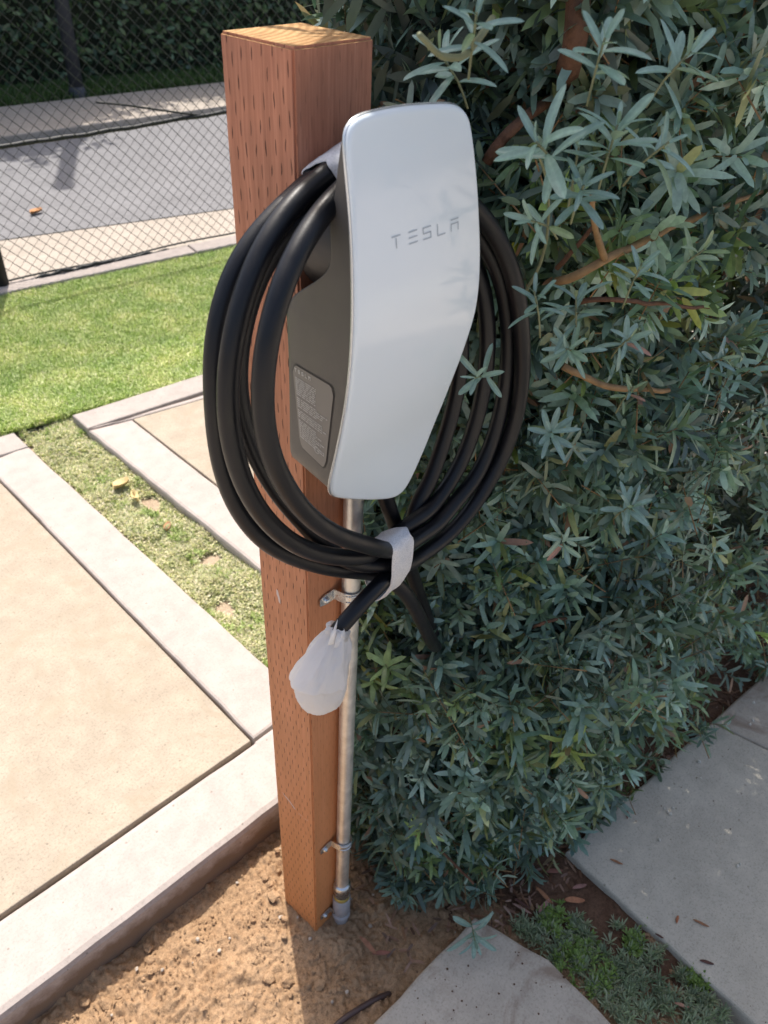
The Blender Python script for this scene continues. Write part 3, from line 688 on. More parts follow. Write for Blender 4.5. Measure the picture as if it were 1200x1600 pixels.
HERO = [ # px, py, plane y, direction, leaves, length, colour
    (965, 195, -.205, toward(.1, .7), 12, .060, 'teal'), (912, 290, -.20, toward(-.05, .1, 1), 12, .045, 'blue'), (1045, 222, -.215, toward(.5, .25), 11, .055, 'teal'),
    (838, 222, -.17, toward(-.6, .15), 10, .062, 'teal'), (905, 225, -.18, toward(0, .8), 8, .042, 'blue'), (1003, 412, -.20, toward(.1, .5), 11, .040, 'teal'),
    (835, 455, -.15, toward(-.3, .6), 11, .040, 'blue'), (900, 465, -.16, toward(-.2, .9), 9, .060, 'blue'), (884, 545, -.17, toward(-.5, -.05), 13, .046, 'teal'),
    (985, 528, -.20, toward(.1, .1, 1), 10, .044, 'teal'), (862, 675, -.18, toward(-.1, .0, 1), 12, .046, 'blue'), (990, 605, -.20, toward(.1, .3), 9, .032, 'green'),
    (830, 345, -.15, toward(-.7, -.1), 8, .050, 'teal'), (1160, 740, -.24, toward(.1, -.3), 9, .060, 'green'), (990, 790, -.22, toward(.2, .2), 12, .050, 'teal'),
    (905, 705, -.19, toward(.3, -.4), 9, .040, 'deep'), (1100, 390, -.22, toward(.3, .2), 10, .050, 'green'), (1080, 80, -.21, toward(.4, .3), 10, .058, 'teal'),
    (945, 60, -.19, toward(0, .3), 10, .052, 'teal'), (688, 84, -.055, toward(-.6, .4), 12, .058, 'teal'), (745, 20, -.13, toward(0, .2), 10, .046, 'blue'),
    (1130, 560, -.23, toward(.3, 0), 10, .046, 'blue'), (880, 855, -.20, toward(-.1, -.5), 11, .050, 'teal'), (742, 590, -.112, toward(-.35, -.15, .6), 8, .046, 'teal'),
    (800, 1300, -.24, toward(.1, .3), 10, .046, 'teal'), (650, 1300, -.14, toward(-.7, .1), 12, .052, 'lime'), (742, 1470, -.20, toward(.1, -.5), 12, .078, 'teal')]
for px, py, Y, ax, n_, L_, c in HERO:
    if py > 1100:
        p_ = atz(px, py, {1300: .28, 1470: .11}[py])
    else: p_ = aty(px, py, Y)
    sprig(p_, ax, n_, L_*.60, c)

# ------------------------------------------------------------------ timber post
W, H = .09, 1.479
bm = bmesh.new(); bmesh.ops.create_cube(bm, size=1)
for v in bm.verts: v.co = Vector(((v.co.x+.5)*W, (v.co.y+.5)*W, (v.co.z+.5)*(H+.25)-.25))
bmesh.ops.bevel(bm, geom=[e for e in bm.edges], offset=.0022, segments=2, affect='EDGES')
bmesh.ops.subdivide_edges(bm, edges=[e for e in bm.edges if abs(e.verts[0].co.z-e.verts[1].co.z) > .5], cuts=70, use_grid_fill=True)
for v in bm.verts:
    q = v.co.copy(); e = .0011*noise.noise(Vector((q.x*20, q.y*20, q.z*9)))+.0005*noise.noise(Vector((q.x*60, q.y*60, q.z*60)))
    v.co.x += e; v.co.y += .8*e
post = bm_obj('timber_post', bm, M['wood'], mats=[M['wood'], M['endgrain']])
for p in post.data.polygons:
    if p.normal.z > .9: p.material_index = 1
tag(post, 'square reddish brown timber post with incised faces carrying the wall charger', 'post')

M['scuff'] = simple('pale_scuff', (.62, .50, .45), .7)
def scuff(pts, w):
    V = []; n_ = len(pts)
    for i, (px, py) in enumerate(pts):
        d = ray(px, py); p = CAM+d*((-.0004-CAM[0])/d[0]); ww = w*(.35+.65*math.sin(math.pi*(i+.5)/n_))*random.uniform(.6, 1.2)
        V += [p+[0, -ww*.5, 0], p+[0, ww*.5, random.uniform(-.002, .002)]]
    o = mesh_obj('scuff', V, [(2*i, 2*i+1, 2*i+3, 2*i+2) for i in range(n_-1)], M['scuff'], post, False)
scuff([(441, 1238), (446, 1244), (451, 1250), (456, 1257), (461, 1264)], .006)
scuff([(466, 1270), (471, 1275), (476, 1279), (481, 1282)], .007)
scuff([(433, 922), (434, 929), (436, 936), (437, 943)], .006)

# ------------------------------------------------------------------ wall charger
ch = empty('wall_charger', (.045, 0, 1.25)); tag(ch, 'white glass faced wall charger with coiled black cable on timber post', 'car charger')
co0 = np.array(ch.location)
FZ = [(1.00, -.060), (1.05, -.066), (1.09, -.0725), (1.13, -.0797), (1.15, -.0848), (1.17, -.0900), (1.19, -.0945), (1.21, -.0990), (1.23, -.1025), (1.25, -.1052), (1.27, -.1072), (1.29, -.1082), (1.31, -.1078), (1.33, -.1060), (1.35, -.1032), (1.37, -.0998), (1.39, -.0960), (1.41, -.0921), (1.43, -.0880), (1.46, -.082)]
zz_ = np.linspace(1.0, 1.46, 200); ff_ = np.interp(zz_, [a for a, _ in FZ], [b for _, b in FZ])
for _ in range(60): ff_[1:-1] = .25*ff_[:-2]+.5*ff_[1:-1]+.25*ff_[2:]
def fy(z): return float(np.interp(z, zz_, ff_))
def on_face(px, py):                                    # meeting point of a sight line and the curved face
    Y = -.09
    for _ in range(40): p = aty(px, py, Y); Y = .5*Y+.5*fy(p[2])
    return aty(px, py, Y)
OUT = [(543.5, 225), (545, 207), (553, 191), (567, 182), (600, 173), (640, 166.5), (680, 163.5), (708, 163), (720, 166), (730, 175), (736, 190), (740, 215), (744, 250), (747.5, 290), (750, 335), (751.5, 375), (751.5, 415), (749, 455), (743, 492), (733, 525), (719, 565), (703, 606), (686, 648), (668, 693), (652, 730), (642, 751), (634, 765), (622, 776), (606, 780.5), (580, 782), (550, 781), (530, 779), (521, 775.5), (518, 768), (520, 755), (527, 725), (535, 690), (542, 655), (547.5, 620), (552, 580), (555, 535), (556.5, 490), (556.5, 440), (555.5, 395), (553, 345), (549.5, 300), (546, 260)]
o3 = np.array([on_face(*q) for q in OUT]); closed = np.vstack([o3[-2:], o3, o3[:2]])
ring = spline(list(closed), .004)
# keep exactly one turn
i0 = int(np.argmin(np.linalg.norm(ring-o3[0], axis=1)[:len(ring)//2])); d_ = np.linalg.norm(ring-o3[0], axis=1); d_[:len(ring)//2] = 9; i1 = int(np.argmin(d_)); ring = ring[i0:i1]
ring2 = ring[:, [0, 2]]
for _ in range(3): ring2 = .25*np.roll(ring2, 1, 0)+.5*ring2+.25*np.roll(ring2, -1, 0)
cen = np.array([.045, 1.25]); nR = len(ring2)
tg = np.roll(ring2, -1, 0)-np.roll(ring2, 1, 0); tg /= np.linalg.norm(tg, axis=1)[:, None]; nin = np.c_[-tg[:, 1], tg[:, 0]]
if ((cen-ring2)*nin).sum() < 0: nin = -nin
def rings_mesh(name, layers, mat, close_center=None, parent=ch, smooth=True):
    """layers: list of (n,3) rings; last is closed by a fan"""
    V = np.concatenate(layers); Fq = []
    for k in range(len(layers)-1):
        for i in range(nR): j = (i+1) % nR; Fq.append((k*nR+i, k*nR+j, (k+1)*nR+j, (k+1)*nR+i))
    V = list(V)
    if close_center is not None:
        V.append(close_center); b = (len(layers)-1)*nR
        for i in range(nR): Fq.append((b+i, b+(i+1) % nR, len(V)-1))
    return mesh_obj(name, np.array(V)-co0, Fq, mat, parent, smooth)
def face_ring(s=None, inset=0.0, dy=0.0):
    q = ring2+nin*inset if s is None else cen+(ring2+nin*inset-cen)*s
    return np.array([(a, fy(b)+dy, b) for a, b in q])
lay = [face_ring(None, .0012, .0065), face_ring(None, .0, .0045), face_ring(None, .0, .0022), face_ring(None, .0006, .0009), face_ring(None, .0018, .0001), face_ring(None, .004, 0)]
for s in np.linspace(.97, .05, 26): lay.append(face_ring(s, .004, 0))
fp = rings_mesh('faceplate', lay, M['glass'], (cen[0], fy(cen[1]), cen[1]))
fp['label'] = 'glossy white curved glass faceplate'
lay = [face_ring(None, -.0004, .0030), face_ring(None, -.0010, .0040), face_ring(None, -.0010, .0052), face_ring(None, .001, .0060)]
rings_mesh('rim', lay, M['rim'])
# body behind the face
def back_y(z):
    k = min(1, max(0, (1.345-z)/.075)); k = k*k*(3-2*k); return (fy(z)+.009+.38*min(.07, max(0, 1.435-z)))*(1-k)+(-.0008)*k
def body_ring(t, inset=.003):
    q = ring2+nin*inset; out = []
    for a, b in q:
        zb = b if b > 1.107 else b*(1-t)+1.107*t
        y0 = fy(b)+.006; y1 = back_y(zb); sh_ = min(1, (y1-y0)/.095)
        ax_ = cen[0]+(a-cen[0])*(1-.215*t*sh_); out.append((ax_, y0+(y1-y0)*t, zb))
    return np.array(out)
lay = [body_ring(t) for t in (0, .06, .12, .25, .4, .6, .8, .96, 1.0)]
bk = body_ring(1.0)
for s in (.985, .95, .9, .8, .7, .6, .5, .4, .3, .2, .1):
    q = np.c_[cen[0]+(bk[:, 0]-cen[0])*s, np.zeros(nR), 1.25+(bk[:, 2]-1.25)*s]; q[:, 1] = [back_y(z) for z in q[:, 2]]; lay.append(q)
rings_mesh('body', lay, M['body'], (cen[0], back_y(1.25), 1.25))
V, Fc = lathe((.045, -.001, 1.325), (.045, fy(1.33)+.02, 1.325), [(0, .046), (.1, .042), (.5, .040), (.9, .042), (1, .046)], 32)
mesh_obj('cable_hook', np.array(V)-co0, Fc, M['body'], ch)
# nameplate on the left flank
def flank(px, py, lift=.0006):
    """point on the left side of the body: a plane through back edge and front edge"""
    a = np.array([-.0165, 0, 1.25]); b = np.array([-.0335, -.099, 1.25]); c = np.array([-.0100, 0, 1.12])
    n_ = np.cross(b-a, c-a); n_ /= np.linalg.norm(n_)
    if n_[0] > 0: n_ = -n_
    a = a+n_*lift; d = ray(px, py); t = ((a-CAM)@n_)/(d@n_); return CAM+d*t
# exact flank: sight line against the body mesh
from mathutils.bvhtree import BVHTree
bpy.context.view_layer.update()
bo = [o for o in ch.children if o.name.startswith('body')][0]
bvh = BVHTree.FromPolygons([Vector(v.co)+Vector(co0) for v in bo.data.vertices], [tuple(p.vertices) for p in bo.data.polygons])
def on_body(px, py, lift):
    d = Vector(ray(px, py)).normalized(); h = bvh.ray_cast(Vector(CAM), d)
    if h[0] is None: return flank(px, py, lift)
    nn = h[1] if h[1].dot(d) < 0 else -h[1]
    return np.array(h[0]+nn*lift)
NP4 = [(457.5, 567), (523, 606), (509, 733), (470, 696)]
def np_uv(u, v): # u along the width, v down
    a, b, c, d = [np.array(q, float) for q in NP4]; return tuple((a*(1-u)+b*u)*(1-v)+(d*(1-u)+c*u)*v)
def plate(name, u0, v0, u1, v1, lift, mat, parent, n_=6, rad=0):
    V = []; 
    for j in range(n_+1):
        for i in range(n_+1):
            u = u0+(u1-u0)*i/n_; v = v0+(v1-v0)*j/n_
            if rad and (i in (0, n_)) and (j in (0, n_)): u += rad*(1 if i == 0 else -1); v += rad*.5*(1 if j == 0 else -1)
            V.append(on_body(*np_uv(u, v), lift)-co0)
    Fq = [(j*(n_+1)+i, (j+1)*(n_+1)+i, (j+1)*(n_+1)+i+1, j*(n_+1)+i+1) for j in range(n_) for i in range(n_)]
    return V, Fq
V, Fq = plate('', -.02, -.015, 1.02, 1.015, .0004, None, None, 10, .05); mesh_obj('nameplate_edge', V, Fq, M['dark_line'], ch)
V, Fq = plate('', 0, 0, 1, 1, .0008, None, None, 10, .05); npl = mesh_obj('nameplate', V, Fq, M['label'], ch)
rows = []
for k in range(30):                                      # lines of fine print, too small to read
    v = .145+k*.0245
    if k in (9, 15, 20): continue
    u = .06
    end = .58 if k < 10 else random.choice([.62, .8, .92])
    while u < end:
        w_ = random.uniform(.04, .16); rows.append(plate('', u, v, min(end, u+w_), v+.011, .0012, None, None, 1)); u += w_+.025
V, Fc = merge(rows); fpn = mesh_obj('fine_print', V, Fc, M['print'], npl, False); fpn['kind'] = 'stuff'
# letters as strokes in a unit box (x right, y up)
GL = {'T': [((0, 1), (1, 1)), ((.5, .78), (.5, 0))], 'E': [((0, 1), (1, 1)), ((0, .5), (1, .5)), ((0, 0), (1, 0))],
      'S': [((1, 1), (0, 1)), ((0, 1), (0, .5)), ((0, .5), (1, .5)), ((1, .5), (1, 0)), ((1, 0), (0, 0))],
      'L': [((0, 1), (0, 0)), ((0, 0), (1, 0))], 'A': [((0, 1), (1, 1)), ((0, .62), (1, .62)), ((0, .62), (0, 0)), ((1, .62), (1, 0))]}
def stroke(a, b, w, f):
    a = np.array(a, float); b = np.array(b, float); d = (b-a)/np.linalg.norm(b-a); n_ = np.array([-d[1], d[0]])*w/2; a = a-d*w/2*.98; b = b+d*w/2*.98; V = []
    for t in (0, .5, 1): p = a+(b-a)*t; V += [f(*(p-n_)), f(*(p+n_))]
    return V, [(0, 2, 3, 1), (2, 4, 5, 3)]
sm = []
for i, ch_ in enumerate('TESLA'):
    f = lambda x, y, i=i: on_body(*np_uv(.06+i*.085+x*.04, .075-y*.035), .0012)-co0
    for a, b in GL[ch_]: sm.append(stroke(a, b, .28, f))
V, Fc = merge(sm); mesh_obj('maker_name', V, Fc, M['print'], npl, False)
sm = []; 
for k in range(20):                                      # round approval mark
    a0_, a1_ = 6.283*k/20, 6.283*(k+1)/20; f = lambda x, y: on_body(*np_uv(.66+x*.085, .86-y*.035), .0012)-co0
    sm.append(stroke((math.cos(a0_), math.sin(a0_)), (math.cos(a1_), math.sin(a1_)), .22, f))
V, Fc = merge(sm); mesh_obj('approval_mark', V, Fc, M['print'], npl, False)
# big lettering on the glass, upright on the curved face
LET = [('T', 619, 378), ('E', 645.2, 370), ('S', 667, 363.5), ('L', 689, 357.5), ('A', 710, 350.5)]
for c_, px, py in LET:
    p = on_face(px, py); w_, h_ = .0094, .0090
    sm = []
    f = lambda x, y: np.array([p[0]+(x-.5)*w_, fy(p[2]+(y-.5)*h_)-.0004, p[2]+(y-.5)*h_])-co0
    for a, b in GL[c_]: sm.append(stroke(a, b, .115, f))
    V, Fc = merge(sm); mesh_obj('letter', V, Fc, M['letter'], ch, False)

# ------------------------------------------------------------------ the charging cable, one long run
R_C = .0094
def ys(lst, y): return [tuple(aty(a, b, (y if np.isscalar(y) else y[i]))) for i, (a, b) in enumerate(lst)]
def seq(lst): return [tuple(aty(a, b, y)) for a, b, y in lst]
path = [(.062, -.052, 1.115), (.064, -.050, 1.07)]
path += seq([(612, 805, -.040), (632, 860, -.034), (650, 915, -.030), (668, 965, -.030), (680, 1000, -.034), (684, 1014, -.048), (676, 1006, -.062), (656, 965, -.072), (630, 920, -.074)])
def top(y, z): return [(.005, y, z-.003), (.045, y, z+.006), (.09, y, z-.003)]
# loop one, nearest the post
path += seq([(590, 893, -.062), (545, 893, -.058), (490, 882, -.046), (430, 860, -.036), (385, 818, -.028), (352, 755, -.024), (337, 680, -.022), (335, 600, -.022), (343, 520, -.021), (366, 440, -.019), (402, 370, -.016), (450, 318, -.014)])
path += top(-.013, 1.388)
path += seq([(728, 380, -.035), (756, 455, -.055), (763, 530, -.062), (752, 630, -.064), (716, 735, -.062), (664, 805, -.062), (612, 840, -.066)])
path += seq([(590, 868, -.080), (530, 872, -.078), (470, 858, -.068), (418, 818, -.060), (378, 755, -.055), (358, 680, -.053), (353, 600, -.052), (365, 520, -.051), (390, 430, -.048), (430, 350, -.042), (478, 296, -.036)])
path += top(-.034, 1.398)
path += seq([(746, 362, -.055), (783, 425, -.070), (799, 500, -.078), (799, 580, -.080), (785, 660, -.080), (752, 738, -.078), (690, 805, -.074), (620, 860, -.082)])
path += seq([(580, 852, -.102), (540, 843, -.100), (490, 816, -.094), (444, 760, -.090), (415, 690, -.088), (407, 610, -.087), (416, 530, -.086), (437, 450, -.082), (470, 375, -.072), (512, 318, -.060)])
path += top(-.0575, 1.396)
path += seq([(752, 335, -.066), (786, 385, -.078), (807, 460, -.088), (812, 560, -.090), (802, 650, -.090), (770, 742, -.088), (720, 818, -.084), (660, 868, -.080), (605, 886, -.084)])
path += seq([(540, 880, -.060), (475, 818, -.056), (425, 758, -.048), (388, 690, -.036), (366, 610, -.030), (364, 520, -.029), (390, 430, -.028), (444, 348, -.028)])
path += top(-.046, 1.378)
path += seq([(712, 480, -.040), (722, 560, -.046), (706, 650, -.048), (676, 740, -.050), (652, 810, -.056), (632, 862, -.072), (610, 893, -.086), (582, 924, -.092), (555, 952, -.092), (528, 985, -.088)])
cp = smooth_path(spline(path, .009), 10)
# push apart where runs would cut through each other
for it in range(40):
    D = cp[:, None, :]-cp[None, :, :]; dist = np.linalg.norm(D, axis=2); idx = np.arange(len(cp)); sep = abs(idx[:, None]-idx[None, :])
    m = (dist < 2*R_C+.0004) & (sep > 8); push = np.where(m[..., None], D/(dist[..., None]+1e-6)*(2*R_C+.0004-dist)[..., None]*.28, 0).sum(1)
    push = np.clip(push, -.002, .002); cp[2:-2] += push[2:-2]
    cp[:, 1] = np.minimum(cp[:, 1], np.where((cp[:, 0] > -.015) & (cp[:, 0] < .105), -R_C-.001, 9))
    # stay clear of the steel conduit
    nc = (abs(cp[:, 0]-.050) < .030) & (cp[:, 2] < 1.02); cp[:, 1] = np.where(nc, np.minimum(cp[:, 1], -.050), cp[:, 1])
    if it % 4 == 3: cp[1:-1] = .1*cp[:-2]+.8*cp[1:-1]+.1*cp[2:]
cp = smooth_path(cp, 3)
cab = tube_obj('cable', cp-co0, R_C, M['cable'], ch, 20)
cab['label'] = 'thick black cable coiled in loose loops'
end = cp[-1]; tdir = cp[-1]-cp[-4]; tdir /= np.linalg.norm(tdir)
V, Fc = lathe(end-tdir*.004, aty(505, 1092, -.088), [(0, .0105), (.1, .0115), (.3, .014), (.6, .016), (.85, .015), (.97, .013), (1, .008)], 20)
mesh_obj('connector', np.array(V)-co0, Fc, M['body'], ch)

# ------------------------------------------------------------------ foam wraps
def sweep_band(center, axis, hull_pts, width, name, label, flap=None):
    """a band round a bundle: hull_pts = 3D centres of the runs, axis = direction of the runs"""
    ax = np.array(axis, float); ax /= np.linalg.norm(ax); c = np.array(center, float)
    u = np.cross(ax, [0, 0, 1.0]); u /= np.linalg.norm(u); w = np.cross(ax, u)
    q = np.array([((p-c)@u, (p-c)@w) for p in hull_pts]); n_ = 40; base = []
    for k in range(n_):
        a = 2*math.pi*k/n_; d = np.array([math.cos(a), math.sin(a)]); base.append(d*0+d)      # support function
    sup = [max(q@d)+R_C+.0016 for d in base]; pts = []
    for k in range(n_):
        d = base[k]; h = sup[k]; hp = (sup[(k+1) % n_]-sup[k-1])/(4*math.pi/n_); t = np.array([-d[1], d[0]]); pts.append(d*h+t*hp)
    for _ in range(2): pts = [(.25*pts[i-1]+.5*pts[i]+.25*pts[(i+1) % n_])*1.0 for i in range(n_)]
    V = []; m_ = 7; Fq = []
    for th in (0, .0012):
        for i in range(m_):
            s = (i/(m_-1)-.5)*width
            for k in range(n_):
                p = pts[k]; d = base[k]; wr = .0009*noise.noise(Vector((p[0]*130, p[1]*130, s*200)))+ .0005*math.sin(i*2.3+k*.6)
                e = .0015 if i in (0, m_-1) else 0
                V.append(c+u*(p[0]+d[0]*(th+wr-e))+w*(p[1]+d[1]*(th+wr-e))+ax*(s+.002*math.sin(k*.5)))
    for L_ in (0, 1):
        b = L_*m_*n_
        for i in range(m_-1):
            for k in range(n_): k2 = (k+1) % n_; Fq.append((b+i*n_+k, b+i*n_+k2, b+(i+1)*n_+k2, b+(i+1)*n_+k))
    for i in (0, m_-1):
        for k in range(n_): k2 = (k+1) % n_; Fq.append((i*n_+k, i*n_+k2, m_*n_+i*n_+k2, m_*n_+i*n_+k))
    o = mesh_obj(name, V, Fq, M['wrap']); tag(o, label, 'cable wrap'); return o
# lower wrap: runs crossing near the bottom of the coil
cw = aty(607, 868, -.078); xw = cw[0]
near_pts = []
for i in range(1, len(cp)-1):
    if abs(cp[i][0]-xw) < .019 and .88 < cp[i][2] < 1.06 and cp[i][1] < -.05: near_pts.append(cp[i])
if len(near_pts) < 2: near_pts = [cw]
cc_ = np.mean(near_pts, 0); near_pts.append(aty(612, 898, -.088))
lw = sweep_band(cc_, (1, 0, .10), near_pts, .034, 'foam_wrap', 'white foam strap holding the lower bundle of the black cable coil')
# upper wrap beside the post
tw_ = aty(506, 283, -.034); jj = [i for i in range(2, len(cp)-2) if np.linalg.norm(cp[i]-tw_) < .036 and cp[i][2] > 1.36]
if jj:
    best = {}
    grp = []; last = -9
    for i in jj:
        if i-last > 2: grp.append([])
        grp[-1].append(i); last = i
    reps = [min(g_, key=lambda i: np.linalg.norm(cp[i]-tw_)) for g_ in grp]
    reps = [i for i in reps if cp[i][1] > -.05] or reps
    cu_ = np.mean([cp[i] for i in reps], 0); axu = np.mean([cp[i+2]-cp[i-2] for i in reps], 0)
    sweep_band(cu_+np.array([.022, 0, .008]), axu, [cp[i]+np.array([.022, 0, .008]) for i in reps], .040, 'foam_wrap', 'white foam strap round the top of the cable coil behind the faceplate')

# ------------------------------------------------------------------ bag over the connector
b0_ = aty(527, 984, -.088); b1_ = aty(502, 1106, -.088)
prof = [(-.06, .0105, 0), (-.02, .0140, 0), (.03, .0120, 0), (.08, .0170, .001), (.16, .0225, .003), (.28, .0275, .007), (.40, .0320, .0095), (.50, .0348, .0100), (.535, .0352, .0100), (.56, .0322, .0090), (.70, .0312, .0075), (.80, .0285, .005), (.90, .0235, .003), (.965, .017, .001), (1.0, .008, 0)]
tq_ = np.linspace(-.06, 1.0, 64); prof = [(t, float(np.interp(t, [p[0] for p in prof], [p[1] for p in prof])), float(np.interp(t, [p[0] for p in prof], [p[2] for p in prof]))) for t in tq_]
axb = b1_-b0_; Lb = np.linalg.norm(axb); axb /= Lb; ub = nrm(np.cross(axb, [0, 1.0, 0])); wb = np.cross(axb, ub); V = []; ns = 112
for i, (t, r, sh) in enumerate(prof):
    for k in range(ns):
        a = 2*math.pi*k/ns; pl_ = (1+.16*max(0, 1-t*2.2)*math.cos(7*a+t*3)+.05*math.cos(3*a+t*4)+.10*noise.noise(Vector((math.cos(a)*1.6, math.sin(a)*1.6, t*5)))+.07*abs(noise.noise(Vector((math.cos(a)*3.5, math.sin(a)*3.5, t*4+9)))))
        q_ = Vector((math.cos(a)*1.5, math.sin(a)*1.5, t*2.2))
        cr_ = .0022*(abs(noise.noise(q_*1.9+Vector((5, 1, 2))))+.6*abs(noise.noise(q_*4.3))-.25)*min(1, max(.2, r/.02)); rr_ = r*pl_-cr_; V.append(b0_+axb*(t*Lb)+ub*(math.cos(a)*rr_*1.04-sh*1.25)+wb*(math.sin(a)*rr_*.80))
Fq = [(i*ns+k, i*ns+(k+1) % ns, (i+1)*ns+(k+1) % ns, (i+1)*ns+k) for i in range(len(prof)-1) for k in range(ns)]
V.append(b0_+axb*Lb*1.01); Fq += [((len(prof)-1)*ns+k, (len(prof)-1)*ns+(k+1) % ns, len(V)-1) for k in range(ns)]
bagm = mesh_obj('plastic_bag', V, Fq, M['bag']); tag(bagm, 'small milky white plastic bag tied over the end of the cable', 'bag')

# torn ear of the bag
ear = [aty(527, 990, -.098), aty(548, 985, -.098), aty(541, 1008, -.100), aty(522, 1012, -.101)]
e_ = mesh_obj('bag_flap', ear, [(0, 1, 2, 3)], M['bag'], bagm); e_.matrix_parent_inverse = Matrix(); md = e_.modifiers.new('thickness', 'SOLIDIFY'); md.thickness = .0008
ear = [aty(520, 985, -.100), aty(527, 968, -.096), aty(521, 1006, -.101), aty(512, 1008, -.101)]
e_ = mesh_obj('bag_flap', ear, [(0, 1, 2, 3)], M['bag'], bagm); md = e_.modifiers.new('thickness', 'SOLIDIFY'); md.thickness = .0008

# ------------------------------------------------------------------ steel conduit
ct = aty(553, 762, -.0150); cb = aty(534, 1395, -.0150); ct = cb+(ct-cb)*((1.115-cb[2])/(ct[2]-cb[2])); cb = cb+(ct-cb)*((.118-cb[2])/(ct[2]-cb[2]))

cdt = empty('conduit', tuple(cb)); tag(cdt, 'galvanised steel conduit running down the front of the timber post', 'conduit'); cbo = cb.copy()
def cpt(z): t = (z-cb[2])/(ct[2]-cb[2]); return cb+(ct-cb)*t
V, Fc = tube(np.array([cpt(z) for z in np.linspace(.10, 1.115, 30)]), .0118, 32); mesh_obj('pipe', np.array(V)-cbo, Fc, M['steel'], cdt)
def strap(z):
    c = cpt(z); prt = []; hw = .0085; n_ = 14; V = []; Fq = []
    prof_ = []                                          # from flat tab on the left, over the pipe, to its right side
    for x in (-.042, -.032, -.024, -.018): prof_.append((x, .0150-.0015))
    for k in range(n_+1):
        a = math.pi*(1-.10)-math.pi*(1.12)*k/n_; prof_.append((math.cos(a)*.0130, -math.sin(a)*.0130))
    prof_.append((.0130, .010))
    for th in (0, .0016):
        for i, (x, y) in enumerate(prof_):
            nx_, ny_ = (0, -1) if i < 4 else (x/.0130, y/.0130)
            w_ = hw*(.65 if i == 0 else 1.0)
            for s in (-w_, w_): V.append((x+nx_*th, y+ny_*th, s))
    m = len(prof_)
    for L_ in (0, 1):
        for i in range(m-1): b = L_*m*2; Fq.append((b+2*i, b+2*i+1, b+2*i+3, b+2*i+2))
    for i in range(m-1):
        for s in (0, 1): Fq.append((2*i+s, 2*i+2+s, 2*m+2*i+2+s, 2*m+2*i+s))
    Fq += [(0, 1, 2*m+1, 2*m), (2*m-2, 2*m-1, 4*m-1, 4*m-2)]
    o = mesh_obj('strap', np.array(V)+c-cbo, Fq, M['zinc'], cdt, False)
    # raised ribs of the strap
    ribs = []
    for s in (-.005, .005):
        P_ = [c+np.array([x*1.09 if abs(x) < .0135 else x, y*1.09-.0006, s]) for x, y in prof_[4:-1]]; ribs.append(tube(P_, .0011, 6))
    Vr, Fr = merge(ribs); mesh_obj('rib', np.array(Vr)-cbo, Fr, M['zinc'], o)
    V2, F2 = lathe(c+np.array([-.032, .0130, 0]), c+np.array([-.032, .0065, 0]), [(0, .0052), (.4, .0052), (.8, .0040), (1, .002)], 6)
    mesh_obj('screw', np.array(V2)-cbo, F2, M['zinc'], o)
for z in (.872, .278, .040): strap(z)
V, Fc = lathe(cpt(.135), cpt(.095), [(0, .0125), (.08, .0158), (.45, .0163), (.5, .0148), (.92, .0158), (1, .0135)], 24); mesh_obj('compression_nut', np.array(V)-cbo, Fc, M['zinc'], cdt)
V, Fc = lathe(cpt(.096), cpt(.084), [(0, .0145), (.2, .0154), (.8, .0154), (1, .0145)], 24); mesh_obj('brass_ring', np.array(V)-cbo, Fc, M['yellow_band'], cdt)
V, Fc = lathe(cpt(.085), cpt(.018), [(0, .0145), (.03, .0168), (.70, .0164), (.74, .0154), (.80, .0164), (1, .0160)], 28); mesh_obj('sleeve', np.array(V)-cbo, Fc, M['grey_pvc'], cdt)
V, Fc = lathe(cpt(.030), cpt(-.09), [(0, .0170), (.1, .0172), (.2, .014), (1, .0135)], 24); mesh_obj('buried_stub', np.array(V)-cbo, Fc, M['grey_pvc'], cdt)
V, Fc = lathe(ct+np.array([0, 0, -.045]), ct+np.array([0, 0, .004]), [(0, .0135), (.3, .015), (1, .015)], 24); mesh_obj('connector_collar', np.array(V)-cbo, Fc, M['zinc'], cdt)

# ------------------------------------------------------------------ buried irrigation pipe
P_ = [atz(505, 1625, .004), atz(530, 1598, .008), atz(560, 1577, .008), atz(590, 1560, .002), atz(610, 1552, -.012)]
dp = tube_obj('irrigation_pipe', smooth_path(spline(P_, .006), 2), .0055, M['pipe'], None, 12); tag(dp, 'short length of dark pipe half buried in the soil by the grey slab', 'pipe')

# ------------------------------------------------------------------ low plants
def tufts(name, centers, nl, L, Wd, pal, label, spread=75):
    cs = np.array(centers); n0 = len(cs); ph = rng.uniform(0, 6.28, (n0, nl)); th = np.radians(rng.uniform(15, spread, (n0, nl)))
    d = np.stack([np.cos(ph)*np.sin(th), np.sin(ph)*np.sin(th), np.cos(th)], -1); nn = np.stack([-np.cos(ph)*np.cos(th), -np.sin(ph)*np.cos(th), np.sin(th)], -1)
    pos = np.repeat(cs[:, None], nl, 1)+rng.normal(0, .0015, (n0, nl, 3)); C = np.array(pal)[rng.integers(0, len(pal), n0)][:, None]*rng.uniform(.75, 1.25, (n0, nl, 1))
    o = leaf_cloud(name, pos.reshape(-1, 3), d.reshape(-1, 3), nn.reshape(-1, 3), rng.uniform(.6, 1.2, n0*nl)*L, rng.uniform(.8, 1.2, n0*nl)*Wd, rng.uniform(0, .35, n0*nl), C.reshape(-1, 3), M['grass'], None, True)
    return tag(o, label, 'ground cover', kind='stuff')
def in_poly(p, poly):
    c = False; j = len(poly)-1
    for i in range(len(poly)):
        if (poly[i][1] > p[1]) != (poly[j][1] > p[1]) and p[0] < (poly[j][0]-poly[i][0])*(p[1]-poly[i][1])/(poly[j][1]-poly[i][1])+poly[i][0]: c = not c
        j = i
    return c
